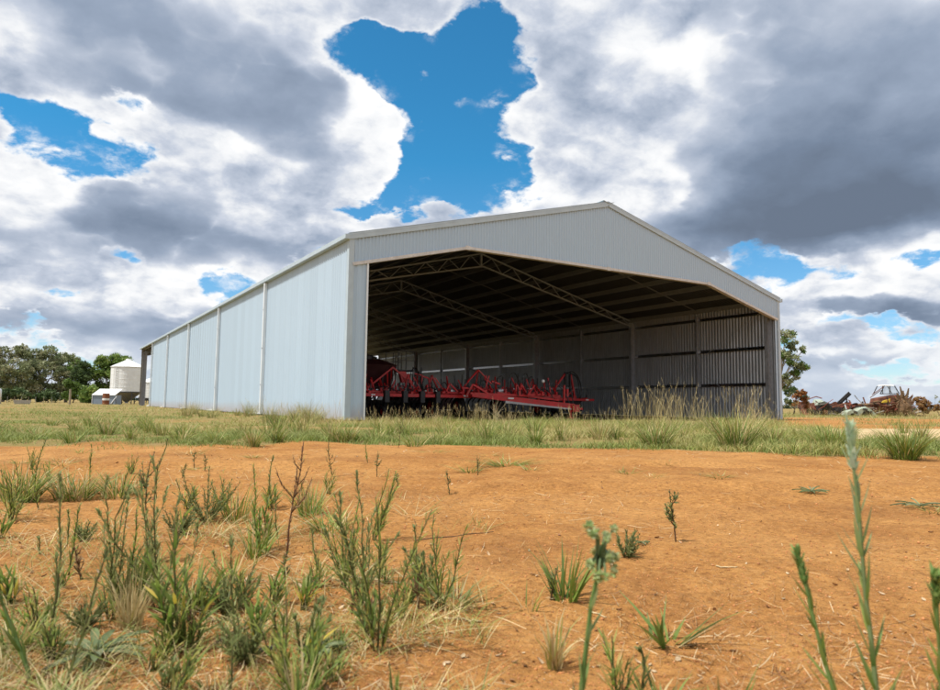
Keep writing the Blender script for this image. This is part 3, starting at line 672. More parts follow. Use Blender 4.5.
    for p,q,w in (((7.30,4.1,1.42),(7.05,4.2,.92),.11),((7.30,4.1,1.42),(8.3,4.3,1.0),.12),((7.30,4.1,1.42),(7.5,4.3,1.0),.07),((8.15,5.0,2.1),(7.35,4.6,1.55),.09),((8.15,5.0,2.1),(8.85,5.0,1.5),.07),((8.85,5.0,1.62),(9.3,5.0,1.5),.13),((8.15,5.0,2.1),(8.2,5.4,1.1),.06)):
        m=MB(); m.beam(p,q,w*.62,w*.62); m.build('mast',red,T)
    for x in (9.75,10.02): m=MB(); m.beam((x,4.4,1.0),(x+.02,4.4,1.55),.09,.06); m.beam((x+.02,4.4,1.52),(x+.42,4.4,.98),.09,.07); m.build('lift_lug',red,T)
    m=MB(); m.beam((10.3,4.4,1.12),(11.0,4.4,1.12),.08,.08); m.beam((11.0,4.4,1.14),(11.05,4.4,.8),.08,.08); m.beam((10.4,4.4,.93),(11.0,4.4,.93),.08,.08); m.build('step',red,T)
    m=MB(); m.beam((11.95,3.7,.55),(11.97,3.7,1.5),.07,.07); m.build('hose_post',red,T); m=MB(); m.beam((11.3,4.4,.9),(11.3,4.4,1.62),.03,.03); m.build('lamp_post',dk,T)
    m=MB(); m.lathe([(.01,-.08),(.06,-.06),(.085,0),(.06,.06),(.01,.08)],14,(11.3,4.4,1.68)); m.build('lamp',wht,T,True)
    m=MB(); m.box((9.05,3.96,.83),(9.35,4.0,.89)); m.build('reflector',wht,T)
    m=MB(); m.tube([(8.9,4.6,1.15),(9.15,4.6,1.2)],.13,10); m.build('hydraulic_valve',grey,T)
    for k in range(11): tyne(T,7.8+.52*k,5.8)
    for k in range(11): tyne(T,8.05+.52*k,7.0)
    for k in range(5): tyne(T,7.8+.6*k,4.6)
    wheel(T,9.3,5.2,.46,.28); wheel(T,12.6,6.4,.46,.28); wheel(T,8.0,6.4,.46,.28)
    hoses(T,[((9.6,4.8,1.0),(9.5,4.8,2.2),(10.2,4.8,2.5),(10.3,4.8,1.1)),((10.4,5,1.0),(10.5,5,2.1),(10.9,5,2.6),(11.0,5,1.1)),((10.9,5.2,1.0),(11.0,5.2,2.1),(11.4,5.2,2.3),(11.5,5.2,1.0)),
      ((11.97,3.7,1.5),(12.3,3.7,1.6),(12.5,3.7,1.2),(12.4,3.6,.5)),((11.6,4.4,1.0),(11.5,4.4,1.8),(12.2,4.4,1.9),(12.45,3.9,.7)),((11.0,4.4,.9),(10.9,4.3,1.5),(11.6,4.2,1.5),(11.7,4.1,.7)),((8.4,5.2,1.1),(8.3,5.2,1.9),(8.8,5.2,1.8),(8.9,5.2,1.1))])
    m=MB(); m.beam((10.2,6.9,1.0),(10.5,6.9,1.9),.05,.05); m.beam((10.5,6.9,1.9),(10.85,6.9,2.05),.05,.05); m.beam((11.2,6.9,1.0),(11.3,6.9,1.95),.05,.05); m.beam((11.8,6.9,1.0),(11.75,6.9,1.8),.06,.06); m.build('wing_stop',dk,T)
    clutter(T,7.5,13.2,4.6,7.2,88,3,1.0,.62); clutter(T,8.0,11.8,4.0,4.7,26,4,1.0,.35)
    for p,q in (((7.3,4.3,1.05),(10.9,4.2,.98)),((8.6,4.5,1.12),(12.0,4.1,.82)),((7.4,5.2,1.3),(9.4,5.2,1.2)),((9.0,6.0,1.3),(12.6,6.0,1.22))):
        m=MB(); m.beam(p,q,.07,.08); m.build('side_rail',red,T)
    # ---- third machine: folded implement by the far wall
    T=thing('folded_implement','red and black folded implement with a looped hose mast by the far wall','farm implement',(0,0,0))
    for y in (8.0,9.3): m=MB(); m.beam((14.9,y,.9),(17.6 if y<9 else 18.3,y,.9),.12,.12); m.build('frame_beam',red,T)
    m=MB(); m.beam((15.1,8.1,.97),(15.1,9.2,.97),.1,.1); m.beam((17.2,8.1,.97),(17.2,9.2,.97),.1,.1); m.build('cross_beam',red,T)
    for p,q,c in (((15.9,8.4,2.3),(15.2,8.4,1.5),red),((15.2,8.4,1.5),(15.0,8.2,.95),red),((16.3,8.4,2.32),(16.6,8.4,1.0),red),((15.9,8.4,2.35),(16.3,8.4,2.38),dk),((15.9,8.4,2.35),(15.95,8.4,1.0),dk),((16.25,8.4,2.3),(16.3,8.4,1.0),dk)):
        m=MB(); m.beam(p,q,.09,.09); m.build('mast',c,T)
    hoses(T,[((16.0,8.3,2.3),(16.4,8.3,2.75),(17.2,8.3,2.0),(16.95,8.3,.95)),((16.2,8.3,2.3),(16.9,8.3,2.3),(16.9,8.3,1.6),(16.7,8.3,.9))],.03)
    m=MB(); m.hexa([(15.2,8.2,.25),(16.3,8.2,.25),(16.3,9.1,.25),(15.2,9.1,.25),(15.2,8.1,.85),(16.9,8.1,.85),(16.9,9.2,.85),(15.2,9.2,.85)]); m.build('gearbox',dk,T)
    m=MB(); m.box((17.0,7.925,.87),(17.2,7.938,.93)); m.build('reflector',wht,T)
    clutter(T,14.8,17.4,8.0,9.2,16,5,.95,.4)
    wheel(T,15.4,8.65,.42,.24); wheel(T,16.9,8.65,.42,.24)
    for k in range(6): tyne(T,15.0+.5*k,9.3)
# ---------------------------------------------------------------- farmyard behind: silos, small shed, drum, posts
def hz(px): return 398.6+.01277*px        # image row of the horizon under each column
def zat(px,py,d): return CAM[2]+(hz(px)-py)*d/FPX
def build_yard():
    white=m_plain('white painted steel',(.78,.80,.81),.35,0,.05,1.5,None,(.45,.38,.30),.25); galv=m_galv('dull hopper steel',.36,.45,.6); dark=m_plain('dark frame',(.05,.05,.055),.6)
    def silo(px,d,R,ze,za,zb,label):
        x,y=at(px,d); T=thing('grain_silo',label,'silo',(x,y,0))
        prof=[(R-.0,zb)]
        for z in np.linspace(zb,ze,7)[1:-1]: prof+= [(R,z-.045),(R+.012,z-.02),(R+.012,z+.02),(R,z+.045)]
        prof+=[(R,ze)]
        m=MB(); m.lathe(prof,40); m.build('barrel',white,T,True).data.polygons.foreach_set('use_smooth',[False]*0) if False else m.build('barrel',white,T)
        m=MB(); m.lathe([(R+.09,ze-.07),(R+.09,ze-.02),(.34,za-.12),(.34,za),(.30,za+.05),(.01,za+.06)],40); rf=m.build('roof',white,T)
        m=MB(); m.lathe([(R-.02,zb),(R+.05,zb-.02),(R+.05,zb-.14),(R-.06,zb-.15)],40); m.build('ring_beam',dark,T)
        m=MB(); m.lathe([(R-.12,zb-.02),(.22,.30),(.22,.12)],28); m.build('hopper_cone',galv,T)
        for k in range(8):
            a=k*math.pi/4+.2; m=MB(); m.beam((R*.97*math.cos(a),R*.97*math.sin(a),zb),(R*.97*math.cos(a),R*.97*math.sin(a),0),.12,.12); b=a+math.pi/4
            m.beam((R*.95*math.cos(a),R*.95*math.sin(a),zb-.2),(R*.95*math.cos(b),R*.95*math.sin(b),.15),.05,.05); m.build('leg',dark,T)
        m=MB(); a=-2.4
        for s in (-.2,.2): m.beam((R*1.06*math.cos(a)+s*math.sin(a),R*1.06*math.sin(a)-s*math.cos(a),.6),(R*1.06*math.cos(a)+s*math.sin(a),R*1.06*math.sin(a)-s*math.cos(a),ze),.04,.04)
        for z in np.arange(.8,ze,.3): m.beam((R*1.06*math.cos(a)-.2*math.sin(a),R*1.06*math.sin(a)+.2*math.cos(a),z),(R*1.06*math.cos(a)+.2*math.sin(a),R*1.06*math.sin(a)-.2*math.cos(a),z),.03,.03)
        m.build('ladder',white,T)
    silo(128.5,92,2.08,5.02,6.05,1.68,'white hopper-bottom grain silo with conical roof beside the blue-grey hut')
    silo(155,116,2.3,3.6,4.55,.95,'white silo mostly hidden behind the end post of the long shed')
    # blue-grey hut
    x,y=at(109,84); T=thing('garden_hut','small hut with blue-grey walls and a pale sloping roof beside the silo','hut',(x,y,0)); T.rotation_euler[2]=-.53
    blue=m_plain('blue grey wall',(.20,.25,.32),.5,0,.08); m=MB(); m.box((-1.35,-.8,0),(1.35,.8,1.12)); m.build('wall',blue,T)
    m=MB(); m.hexa([(-1.4,-.9,1.10),(1.4,-.9,1.10),(1.4,.9,1.85),(-1.4,.9,1.85),(-1.4,-.9,1.16),(1.4,-.9,1.16),(1.4,.9,1.91),(-1.4,.9,1.91)]); m.build('roof',white,T)
    m=MB(); m.hexa([(-1.40,-.86,0),(-1.351,-.86,0),(-1.351,.86,0),(-1.40,.86,0),(-1.40,-.86,1.1),(-1.351,-.86,1.1),(-1.351,.86,1.78),(-1.40,.86,1.78)]); m.build('corner_trim',white,T)
    # rusty drum
    x,y=at(108,79); T=thing('rusty_drum','rusty orange drum with a white band standing before the hut','drum',(x,y,0)); rust=m_plain('rust',(.24,.085,.035),.85,0,.4,5.,None,(.09,.03,.015),.7)
    pr=[(.01,0),(.37,0)]; 
    for z in (.42,.84): pr+=[(.37,z-.04),(.395,z),(.37,z+.04)]
    pr+=[(.37,1.26),(.39,1.28),(.36,1.30),(.35,1.26),(.01,1.26)]
    m=MB(); m.lathe(pr,20); m.build('shell',rust,T); m=MB(); m.lathe([(.374,.50),(.376,.51),(.376,.72),(.374,.73)],20); m.build('painted_band',white,T)
    x,y=at(116.5,82); T=thing('auger','grey grain auger leaning on the legs of the white silo','auger',(x,y,0)); m=MB(); m.tube([(-.35,0,.08),(.25,.3,.95)],.08,10); m.build('tube',galv,T); m=MB(); m.beam((.1,.2,.75),(.25,-.3,0),.05,.05); m.beam((.1,.2,.75),(-.2,.5,0),.05,.05); m.build('leg',dark,T)
    # timber post, white tank, trough
    tim=m_plain('weathered timber',(.30,.25,.18),.9,0,.3,6.); x,y=at(72,75); m=MB(); m.tube([(0,0,-.2),(.02,0,.8),(0,.01,1.68)],[.12,.11,.10],9); tag(m.build('timber_post',tim,None,False,(x,y,0)),'pale weathered timber post standing in front of the dark trees','post')
    x,y=at(-5.2,68); T=thing('water_tank','white round water tank cut by the picture edge near the trees','tank',(x,y,0)); m=MB(); m.lathe([(.01,0),(.75,0),(.75,1.35),(.70,1.5),(.4,1.66),(.01,1.7)],28); m.build('shell',white,T,True); m=MB(); m.lathe([(.18,1.66),(.18,1.74),(.01,1.75)],16); m.build('lid',dark,T)
    x,y=at(25,72); T=thing('cattle_trough','low pale concrete trough in the grass under the big trees','trough',(x,y,0)); con=m_plain('concrete',(.42,.40,.37),.9,0,.15)
    m=MB(); m.hexa([(-.7,-.3,0),(.7,-.3,0),(.7,.3,0),(-.7,.3,0),(-.8,-.36,.42),(.8,-.36,.42),(.8,.36,.42),(-.8,.36,.42)]); m.build('basin',con,T); m=MB(); m.box((-.66,-.26,.421),(.66,.26,.425)); m.build('water',m_plain('trough water',(.03,.035,.03),.08),T)
    for k,(px,d) in enumerate(((10,74),(17,74.5),(24,75),(31,75.5),(38,76),(46,76.5),(54,77),(62,77.5))):
        x,y=at(px,d); m=MB(); m.tube([(0,0,-.1),(0,0,.8)],.022,6); o=m.build('fence_post',tim if k%2 else galv,None,False,(x,y,0)); tag(o,'thin short fence post in dry grass before the tree line','fence post','fence posts before the trees')
# ---------------------------------------------------------------- trees
def leaf_cloud(C,R,n,size,pal,flat=.85,rng=RNG):
    """n leaf quads scattered through each clump: C (k,3) centres, R (k) radii"""
    k=len(C); N=k*n; d=rng.normal(size=(N,3)); d/=np.linalg.norm(d,axis=1)[:,None]; rr=rng.random(N)**.45
    P=np.repeat(C,n,0)+d*(rr*np.repeat(R,n))[:,None]*np.array((1,1,flat))
    a=rng.normal(size=(N,3)); a[:,2]-=.35; a/=np.linalg.norm(a,axis=1)[:,None]; b=np.cross(a,rng.normal(size=(N,3))); b/=np.linalg.norm(b,axis=1)[:,None]
    s=size*rng.uniform(.6,1.35,N)[:,None]
    V=np.stack([np.stack([P-a*s-b*s*.16,P-a*s+b*s*.16],1),np.stack([P-b*s*.42,P+b*s*.42],1),np.stack([P+a*s-b*s*.08,P+a*s+b*s*.08],1)],1)
    pal=np.array(pal); ci=np.repeat(rng.integers(0,len(pal),k),n); c=pal[ci]*rng.uniform(.7,1.3,N)[:,None]
    return V,np.repeat(np.repeat(c[:,None,None,:],3,1),2,2)
def tree(name,label,px,d,lobes,pal,leafm,barkm,dens=36,leaf=.18,clump=(.45,.85),nper=40,cat='tree',group=None,seed=1,trunk=.28,fill=.35):
    rng=np.random.default_rng(seed); x,y=at(px,d); T=thing(name,label,cat,(x,y,gz(x,y)),group)
    r,u,fw=cam_axes(); S=np.array([r[0],r[1],0]); S/=np.linalg.norm(S); D=np.array([fw[0],fw[1],0]); D/=np.linalg.norm(D)
    sc_=d/FPX; base=np.zeros(3); m=MB(); CC=[];RR=[]
    L=[]
    for (lx,ly,lr) in lobes:
        c=S*(lx-px)*sc_+D*rng.uniform(-.8,.8)*lr*sc_; c[2]=zat(lx,ly,d); L.append((c,lr*sc_))
    top=max(c[2] for c,_ in L); fork=np.array([0,0,top*.28])+S*rng.uniform(-.2,.2)
    m.tube([base-np.array((0,0,.2)),base+(fork-base)*.5+S*.08,fork],[trunk,trunk*.8,trunk*.7],8)
    for c,R in L:
        mid=(fork+c)/2+np.array((0,0,.12*np.linalg.norm(c-fork)))+rng.normal(size=3)*.15; low=fork if c[2]>fork[2] else np.array([0,0,max(.3,c[2]*.6)])
        m.tube([low,(low+mid)/2+rng.normal(size=3)*.1,mid,c],[trunk*.5,trunk*.36,trunk*.24,trunk*.12],6)
        k=max(4,int(dens*R*R/3)); dd=rng.normal(size=(k,3)); dd/=np.linalg.norm(dd,axis=1)[:,None]; q=rng.random(k)**fill
        P=c+dd*(R*q*.92)[:,None]*np.array((1,1,.82)); P[:,2]=np.maximum(P[:,2],.25)
        CC.append(P); RR.append(rng.uniform(*clump,k)*min(1.,.4+R*.3))
        for p in P[::3]: m.tube([c+(p-c)*.15,(c+p)/2+rng.normal(size=3)*.12,p],[trunk*.1,trunk*.07,.012],4)
    m.build('trunk',barkm,T)
    V,C=leaf_cloud(np.concatenate(CC),np.concatenate(RR),nper,leaf,pal,.8,rng)
    V[...,2]=np.maximum(V[...,2],.03)
    quads_object('crown',V,2,3,C,leafm,T)
    return T
EUC=[(.23,.26,.125),(.28,.30,.155),(.17,.205,.10),(.34,.33,.19)]
GRN=[(.15,.24,.05),(.20,.29,.065),(.11,.18,.04),(.25,.32,.085)]
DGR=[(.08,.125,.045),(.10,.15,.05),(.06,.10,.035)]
def build_trees():
    lf=m_leaf('tree leaves',.5,.3); bark=m_plain('bark',(.12,.09,.07),.9,0,.35,4.); pale=m_plain('pale gum bark',(.30,.25,.20),.85,0,.3,3.)
    t=tree
    t('gum_tree','broad grey-green gum tree beside the white water tank',4,112,[(-22,372,22),(0,360,17),(18,352,10),(-5,385,18),(25,372,16),(14,390,13),(-30,392,16),(34,388,10)],EUC,lf,pale,seed=3,trunk=.45)
    t('gum_tree','tall rounded grey-green gum tree with the highest top of the tree line',42,116,[(42,352,9),(33,358,11),(50,362,11),(44,372,14),(60,374,10),(40,388,13),(58,390,10),(28,374,9)],EUC,lf,pale,seed=4,trunk=.4)
    t('gum_tree','smaller olive gum tree behind the timber post',68,120,[(60,358,8),(70,360,8),(77,362,6),(66,370,11),(78,374,9),(70,386,11),(82,388,8)],EUC[:2]+GRN[:1],lf,pale,seed=5,trunk=.3)
    t('cypress_tree','dark green narrow cypress between the gum and the bushy tree',84,116,[(84,367,6),(81,373,8),(87,377,8),(84,386,9)],DGR,lf,bark,dens=60,seed=6,trunk=.25)
    t('bushy_tree','bright green bushy tree with a flat top behind the grain silo',110,118,[(103,363,9),(113,360,8),(121,361,8),(129,364,8),(98,374,9),(110,374,12),(124,375,10),(100,388,9),(112,390,10),(136,372,8)],GRN,lf,bark,dens=55,seed=7,trunk=.35)
    t('shrub','light green shrub at the foot of the trees beside the timber post',75,104,[(70,383,5),(76,388,6),(72,395,6),(80,396,5)],[(.12,.19,.035),(.10,.16,.03)],lf,bark,dens=70,seed=8,cat='shrub',trunk=.1)
    t('shrub','rounded mid-green shrub between the cypress and the hut',91,100,[(88,390,7),(95,392,6),(92,398,7),(85,399,5)],GRN,lf,bark,dens=70,seed=9,cat='shrub',trunk=.1)
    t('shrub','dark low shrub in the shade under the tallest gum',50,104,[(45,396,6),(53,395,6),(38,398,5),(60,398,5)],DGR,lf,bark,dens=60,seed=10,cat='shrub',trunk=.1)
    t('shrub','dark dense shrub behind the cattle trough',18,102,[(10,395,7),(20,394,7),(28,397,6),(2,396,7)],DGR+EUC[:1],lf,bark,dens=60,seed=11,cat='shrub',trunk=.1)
    t('gum_tree','ragged gum tree standing behind the shed corner with sky showing through',780,74,[(785,338,10),(796,347,9),(788,357,10),(802,368,8),(797,374,8),(784,378,9),(772,350,12),(765,366,12),(786,388,6),(776,330,9),(792,365,7),(805,350,5)],EUC+GRN[2:3],lf,pale,dens=40,leaf=.14,clump=(.4,.7),nper=44,seed=12,trunk=.28,fill=.55)
    t('scrub_bush','dark green scrub bush at the shed corner before the scrap heap',792,60,[(789,393,5),(796,391,5),(802,394,5),(806,399,4),(788,402,5)],DGR+EUC[:1],lf,bark,dens=160,leaf=.09,clump=(.25,.45),seed=13,cat='bush',trunk=.08)
    ORG=[(.30,.12,.035),(.24,.09,.03),(.34,.17,.06)]
    t('dead_bush','dead rust-orange bush at the near end of the scrap heap',799,57,[(797,397,4),(801,394,5),(804,400,4),(796,404,4),(806,405,4)],ORG,lf,bark,dens=240,leaf=.075,clump=(.2,.35),seed=14,cat='bush',trunk=.06)
    t('dead_bush','dead tan and orange bush past the uprooted stump',923,60,[(920,402,6),(927,404,6),(933,408,5),(917,408,5),(924,411,5)],[(.34,.19,.07),(.28,.14,.05),(.38,.25,.11)],lf,bark,dens=240,leaf=.075,clump=(.2,.35),seed=15,cat='bush',trunk=.06)
    t('sapling','thin bare sapling at the edge of view past the scrap heap',938,60,[(937,397,3),(940,402,3)],EUC,lf,bark,dens=6,leaf=.06,clump=(.1,.2),nper=8,seed=16,cat='tree',trunk=.04)
    # far woodland closing the plain: one mass nobody could count
    rng=np.random.default_rng(5); k=2600; az=rng.uniform(-95,150,k); dd=rng.uniform(650,1000,k); X=CAM[0]+dd*np.sin(np.radians(az)); Y=CAM[1]+dd*np.cos(np.radians(az))
    h=rng.uniform(2.,4.8,k)*(.55+.9*np.clip(vnoise(az/6.,az*0,77)+.5,0,1)); V=[];C=[]
    CCx=np.stack([X,Y,h*.5],1); Vv,Cc=leaf_cloud(CCx,h*.8,16,1.6,[(.06,.085,.05),(.075,.10,.06),(.05,.075,.045)],.6,rng); Vv[...,2]=np.maximum(Vv[...,2],.0)
    tag(quads_object('distant_woodland',Vv,2,3,Cc,lf),kind='stuff')
# ---------------------------------------------------------------- scrap heap
def build_scrap():
    D=60.
    grn=m_plain('pale green car paint',(.36,.43,.34),.55,0,.2,2.5,None,(.16,.07,.035),.85); rust=m_plain('dark rust',(.16,.055,.028),.9,0,.4,5.,None,(.05,.025,.015),.6); red=m_plain('rusty red sheet',(.21,.050,.028),.85,0,.3,3.,None,(.10,.04,.02),.5)
    blk=m_plain('burnt steel and gap black',(.035,.03,.028),.8,0,.3); white=m_plain('chalky white paint',(.72,.73,.72),.6,0,.1,2.,None,(.3,.2,.12),.3); yel=m_plain('yellow panel',(.62,.42,.03),.6,0,.15)
    wood=m_plain('dead timber',(.15,.088,.042),.95,0,.5,4.,None,(.05,.03,.02),.6); gwood=m_plain('grey timber',(.26,.23,.20),.95,0,.3,5.); gl,Ng=mat('dusty windscreen glass'); tr=Ng.n('ShaderNodeBsdfTransparent'); tr.inputs[0].default_value=(.93,.96,.98,1); mxg=Ng.n('ShaderNodeMixShader'); mxg.inputs[0].default_value=.22; setp(Ng,Base_Color=(.78,.82,.84,1),Roughness=.15); Ng.L.new(tr.outputs[0],mxg.inputs[1]); Ng.L.new(Ng.b.outputs[0],mxg.inputs[2]); Ng.L.new(mxg.outputs[0],Ng.out.inputs[0])
    r,u,fw=cam_axes(); th=math.atan2(r[1],r[0])
    def place(T,px,d=D): x,y=at(px,d); T.location=(x,y,gz(x,y)); T.rotation_euler[2]=th; return T
    q=D/FPX
    def w(px0,px,d=D): return (px-px0)*d/FPX
    # crushed pale green car shell: side profile with two wheel arches, extruded, crumpled
    def carshell(label,px,d,prof,arch,width,tilt=0.,seed=1,nm='car_shell'):
        rng=np.random.default_rng(seed); T=place(thing(nm,label,'car wreck'),px,d)
        n=46; xs=np.linspace(prof[0][0],prof[-1][0],n); zt=np.interp(xs,[p[0] for p in prof],[p[1] for p in prof]); zb=np.full(n,.06)
        for (ax,ar) in arch: zb=np.maximum(zb,np.where(abs(xs-ax)<ar,np.sqrt(np.maximum(ar*ar-(xs-ax)**2,0)),0)*1.0)
        zb=np.minimum(zb,zt-.06); rows=[]
        for yy,ins in ((0,.03),(0,.0),(.05,.0),(.35,.0),(.65,.0),(.95,.0),(1,0),(1,.03)):
            cr=.05*vnoise(xs*2.1+seed,np.full(n,yy*3.+seed),9)+.025*vnoise(xs*6+seed,np.full(n,yy*7.),10); rows.append(np.stack([xs,np.full(n,yy*width)+cr*.6,zt+.05*np.sin(yy*math.pi)+cr-ins],1))
        m=MB(); g=[np.stack([xs,rows[0][:,1],zb],1)]+rows+[np.stack([xs,rows[-1][:,1],zb],1)]
        V=np.concatenate(g); f=[(a*n+b,a*n+b+1,(a+1)*n+b+1,(a+1)*n+b) for a in range(len(g)-1) for b in range(n-1)]
        for e in (0,n-1): f.append(tuple(a*n+e for a in range(len(g))))
        m.add(V,f); b=m.build('body',grn,T); b.rotation_euler=(tilt,0,0)
        for ax,ar in arch:
            m=MB(); m.lathe([(.03,-.05),(ar*.62,-.05),(ar*.62,.10),(.03,.10)],16,(ax,.14,ar*.55),None,'y'); m.build('wheel_hub',blk,T)
        for f0,zc,ww,hh in ((.30,.55,.16,.12),(.62,.62,.20,.10),(.82,.36,.10,.10)):
            x0=prof[0][0]+(prof[-1][0]-prof[0][0])*f0; zq=min(zc,float(np.interp(x0,xs,zt))-.14); m=MB(); m.hexa([(x0-ww,-.05,zq-hh*.6),(x0+ww*.9,-.05,zq-hh),(x0+ww*.9,.2,zq-hh),(x0-ww,.2,zq-hh*.6),(x0-ww*.8,-.045,zq+hh),(x0+ww,-.045,zq+hh*.5),(x0+ww,.2,zq+hh*.5),(x0-ww*.8,.2,zq+hh)]); m.build('dark_gap_block',blk,T)  # black block paints the shade of a hole in the shell
        return T
    carshell('crushed pale green car shell with an open wheel arch, lowest in the scrap heap',861,57,[(-1.3,.10),(-1.15,.36),(-.75,.50),(-.35,.40),(.1,.66),(.5,.74),(.85,.50),(1.15,.22),(1.24,.06)],[(.42,.46),(-.75,.24)],1.1,0,3)
    T=carshell('crumpled pale green car bonnet on top of the scrap near the dark bush',822,61,[(-.62,.25),(-.5,.62),(-.1,.74),(.35,.60),(.62,.22)],[(-.2,.25)],.9,.25,6,'car_bonnet'); T.location[2]+=.48; T.rotation_euler[1]=.18
    m=MB(); m.hexa([(-.75,-.3,0),(.75,-.3,0),(.9,.6,0),(-.9,.6,0),(-.5,-.2,.55),(.55,-.2,.5),(.6,.5,.55),(-.6,.5,.6)]); tag(place(m.build('rusted_tray',rust),822,61.4),'rusted steel tray under the pale green bonnet','scrap metal')
    # dark plank leaning, burnt engine, rusty sheets
    m=MB(); m.beam((-.55,0,1.0),(.55,.1,1.95),.34,.09,(0,1,.2)); m.beam((-.40,-.06,1.14),(.45,.04,1.88),.05,.05); tag(place(m.build('leaning_plank',blk),844,59),'blackened plank sticking up out of the scrap heap','plank')
    rng=np.random.default_rng(4)
    T=place(thing('engine_block','burnt black engine block under the blackened plank','engine'),836,59)
    m=MB(); m.hexa([(-.55,-.3,0),(.5,-.3,0),(.5,.5,0),(-.55,.5,0),(-.45,-.25,.75),(.42,-.25,.7),(.42,.45,.7),(-.45,.45,.8)]); m.build('block',blk,T); m=MB(); m.box((-.35,-.2,.78),(.3,.3,1.02)); m.build('rocker_cover',rust,T); m=MB(); m.lathe([(.03,-.06),(.2,-.06),(.2,.06),(.03,.06)],14,(-.1,-.36,.35),None,'y'); m.build('pulley',blk,T)
    T=place(thing('bent_sheet','bent rusty red steel sheet with a white folded edge in the scrap heap','sheet metal'),850,58.5)
    n=14; xs=np.linspace(-.42,.55,n); V=np.stack([np.stack([xs,.10*np.sin(xs*5)+.12*k,(.35+.0*k)+k*.33+.07*np.cos(xs*4+k)-.10*xs],1) for k in range(3)])[None]; quads_object('sheet',V,n,3,np.ones_like(V),red,T)
    m=MB(); m.tube([(-.62,-.02,1.12),(-.50,-.04,.95),(-.40,-.06,.55),(-.25,-.06,.15)],[.05,.06,.06,.05],7); m.build('folded_edge',white,T)
    m=MB(); m.beam((0,0,.3),(.06,0,1.25),.12,.05,(0,1,0)); tag(place(m.build('upright_slat',blk),861.5,59),'short dark slat standing upright beside the log heap','slat')
    # black blocks on the crushed car bodies stand in for their shaded holes
    # lengths of bar, pipe and torn sheet tangled through the heap
    for k in range(70):
        px=rng.uniform(808,912); d=rng.uniform(57.5,61.5); L=rng.uniform(.5,1.7); a=rng.uniform(0,6.28); ti=rng.normal(0,.45); z0=abs(rng.normal())*.45+.1; v=np.array((math.cos(a)*math.cos(ti),math.sin(a)*math.cos(ti)*.6,math.sin(ti)))*L/2; c=np.array((0,0,z0+abs(v[2])))
        m=MB(); m.tube([c-v,c-v*.2+rng.normal(size=3)*.10,c+v*.4+rng.normal(size=3)*.10,c+v],rng.uniform(.02,.06),6); tag(place(m.build('scrap_pipe',(rust,blk,red,gwood)[k%4]),px,d),'bent rusty bar or pipe tangled in the scrap heap','scrap metal','bars and pipes in the scrap heap')
    for k in range(38):
        px=rng.uniform(806,905); d=rng.uniform(58,62); n=8; w_=rng.uniform(.35,.8); h_=rng.uniform(.25,.6); u_=np.linspace(-w_,w_,n); vv=np.linspace(0,h_,6); U,Vv=np.meshgrid(u_,vv); ph=rng.uniform(0,9); Z=Vv+.10*np.sin(U*4+ph)+.06*np.cos(U*9+Vv*7+ph)+rng.uniform(.05,.7); Yv=.35*Vv*rng.normal()+.14*np.sin(U*5+Vv*6+ph)
        G=np.stack([U,Yv,Z],-1)[None]; o=quads_object('scrap_sheet',G,n,6,np.ones_like(G),(rust,red,rust,blk,rust)[k%5]); tag(place(o,px,d),'torn rusty sheet crumpled into the scrap heap','sheet metal','torn sheets in the scrap heap')
    # logs
    for k in range(80):
        px=rng.uniform(862,912); zc=abs(rng.normal())*.42+.10; L=rng.uniform(.7,1.9); a=rng.uniform(-.5,.5); ti=rng.uniform(-.28,.28); R=rng.uniform(.07,.17); dy=rng.uniform(-.8,1.2)
        c=np.array((0,dy,zc+ (.45 if 880<px<905 else .1)*rng.random())); v=np.array((math.cos(a)*math.cos(ti),math.sin(a),math.sin(ti)))*L/2
        m=MB(); pts=[c-v,c-v*.3+rng.normal(size=3)*.03,c+v*.4+rng.normal(size=3)*.03,c+v]; m.tube(pts,[R,R*.95,R*.85,R*.75],8)
        o=place(m.build('log',gwood if k%5==0 else wood,None),px,59.5); tag(o,'dead log lying in the brown timber heap beside the old cab','log','logs in the scrap heap')
    # old cab with pale windscreen and white roof
    T=place(thing('vehicle_cab','old vehicle cab with white roof and pale windscreen behind the log heap','car wreck'),889,63)
    z=lambda py: zat(889,py,63); X=lambda px:(px-889)*63/FPX
    m=MB(); m.hexa([(X(883.5),-.1,z(386.2)),(X(894.5),-.1,z(386.2)),(X(894.5),1.1,z(386.2)),(X(883.5),1.1,z(386.2)),(X(885.5),.05,z(385.2)),(X(892.5),.05,z(385.2)),(X(892.5),.9,z(385.2)),(X(885.5),.9,z(385.2))]); m.build('cab_roof',white,T)
    m=MB(); 
    for p,s in (((884,386.3),(879.5,394.5)),((894.2,386.3),(898.5,394)),((889.3,386.3),(889,394.5))):
        for yy in ((-.08,),(1.0,)): m.beam((X(p[0]),yy[0],z(p[1])),(X(s[0]),yy[0],z(s[1])),.06,.06)
    m.beam((X(879.5),-.08,z(394.6)),(X(898.5),-.08,z(394.2)),.07,.07); m.build('pillar',blk,T)
    m=MB(); m.hexa([(X(880),-.05,z(394.3)),(X(898),-.05,z(394)),(X(898),-.02,z(394)),(X(880),-.02,z(394.3)),(X(884.3),-.05,z(386.5)),(X(894),-.05,z(386.5)),(X(894),-.02,z(386.5)),(X(884.3),-.02,z(386.5))]); m.build('windscreen',gl,T)
    m=MB(); m.hexa([(X(874),-.3,.2),(X(899),-.3,.2),(X(899),1.3,.2),(X(874),1.3,.2),(X(878),-.2,z(399)),(X(898),-.12,z(395)),(X(898),1.2,z(395)),(X(878),1.2,z(399))]); m.build('cab_body',rust,T)
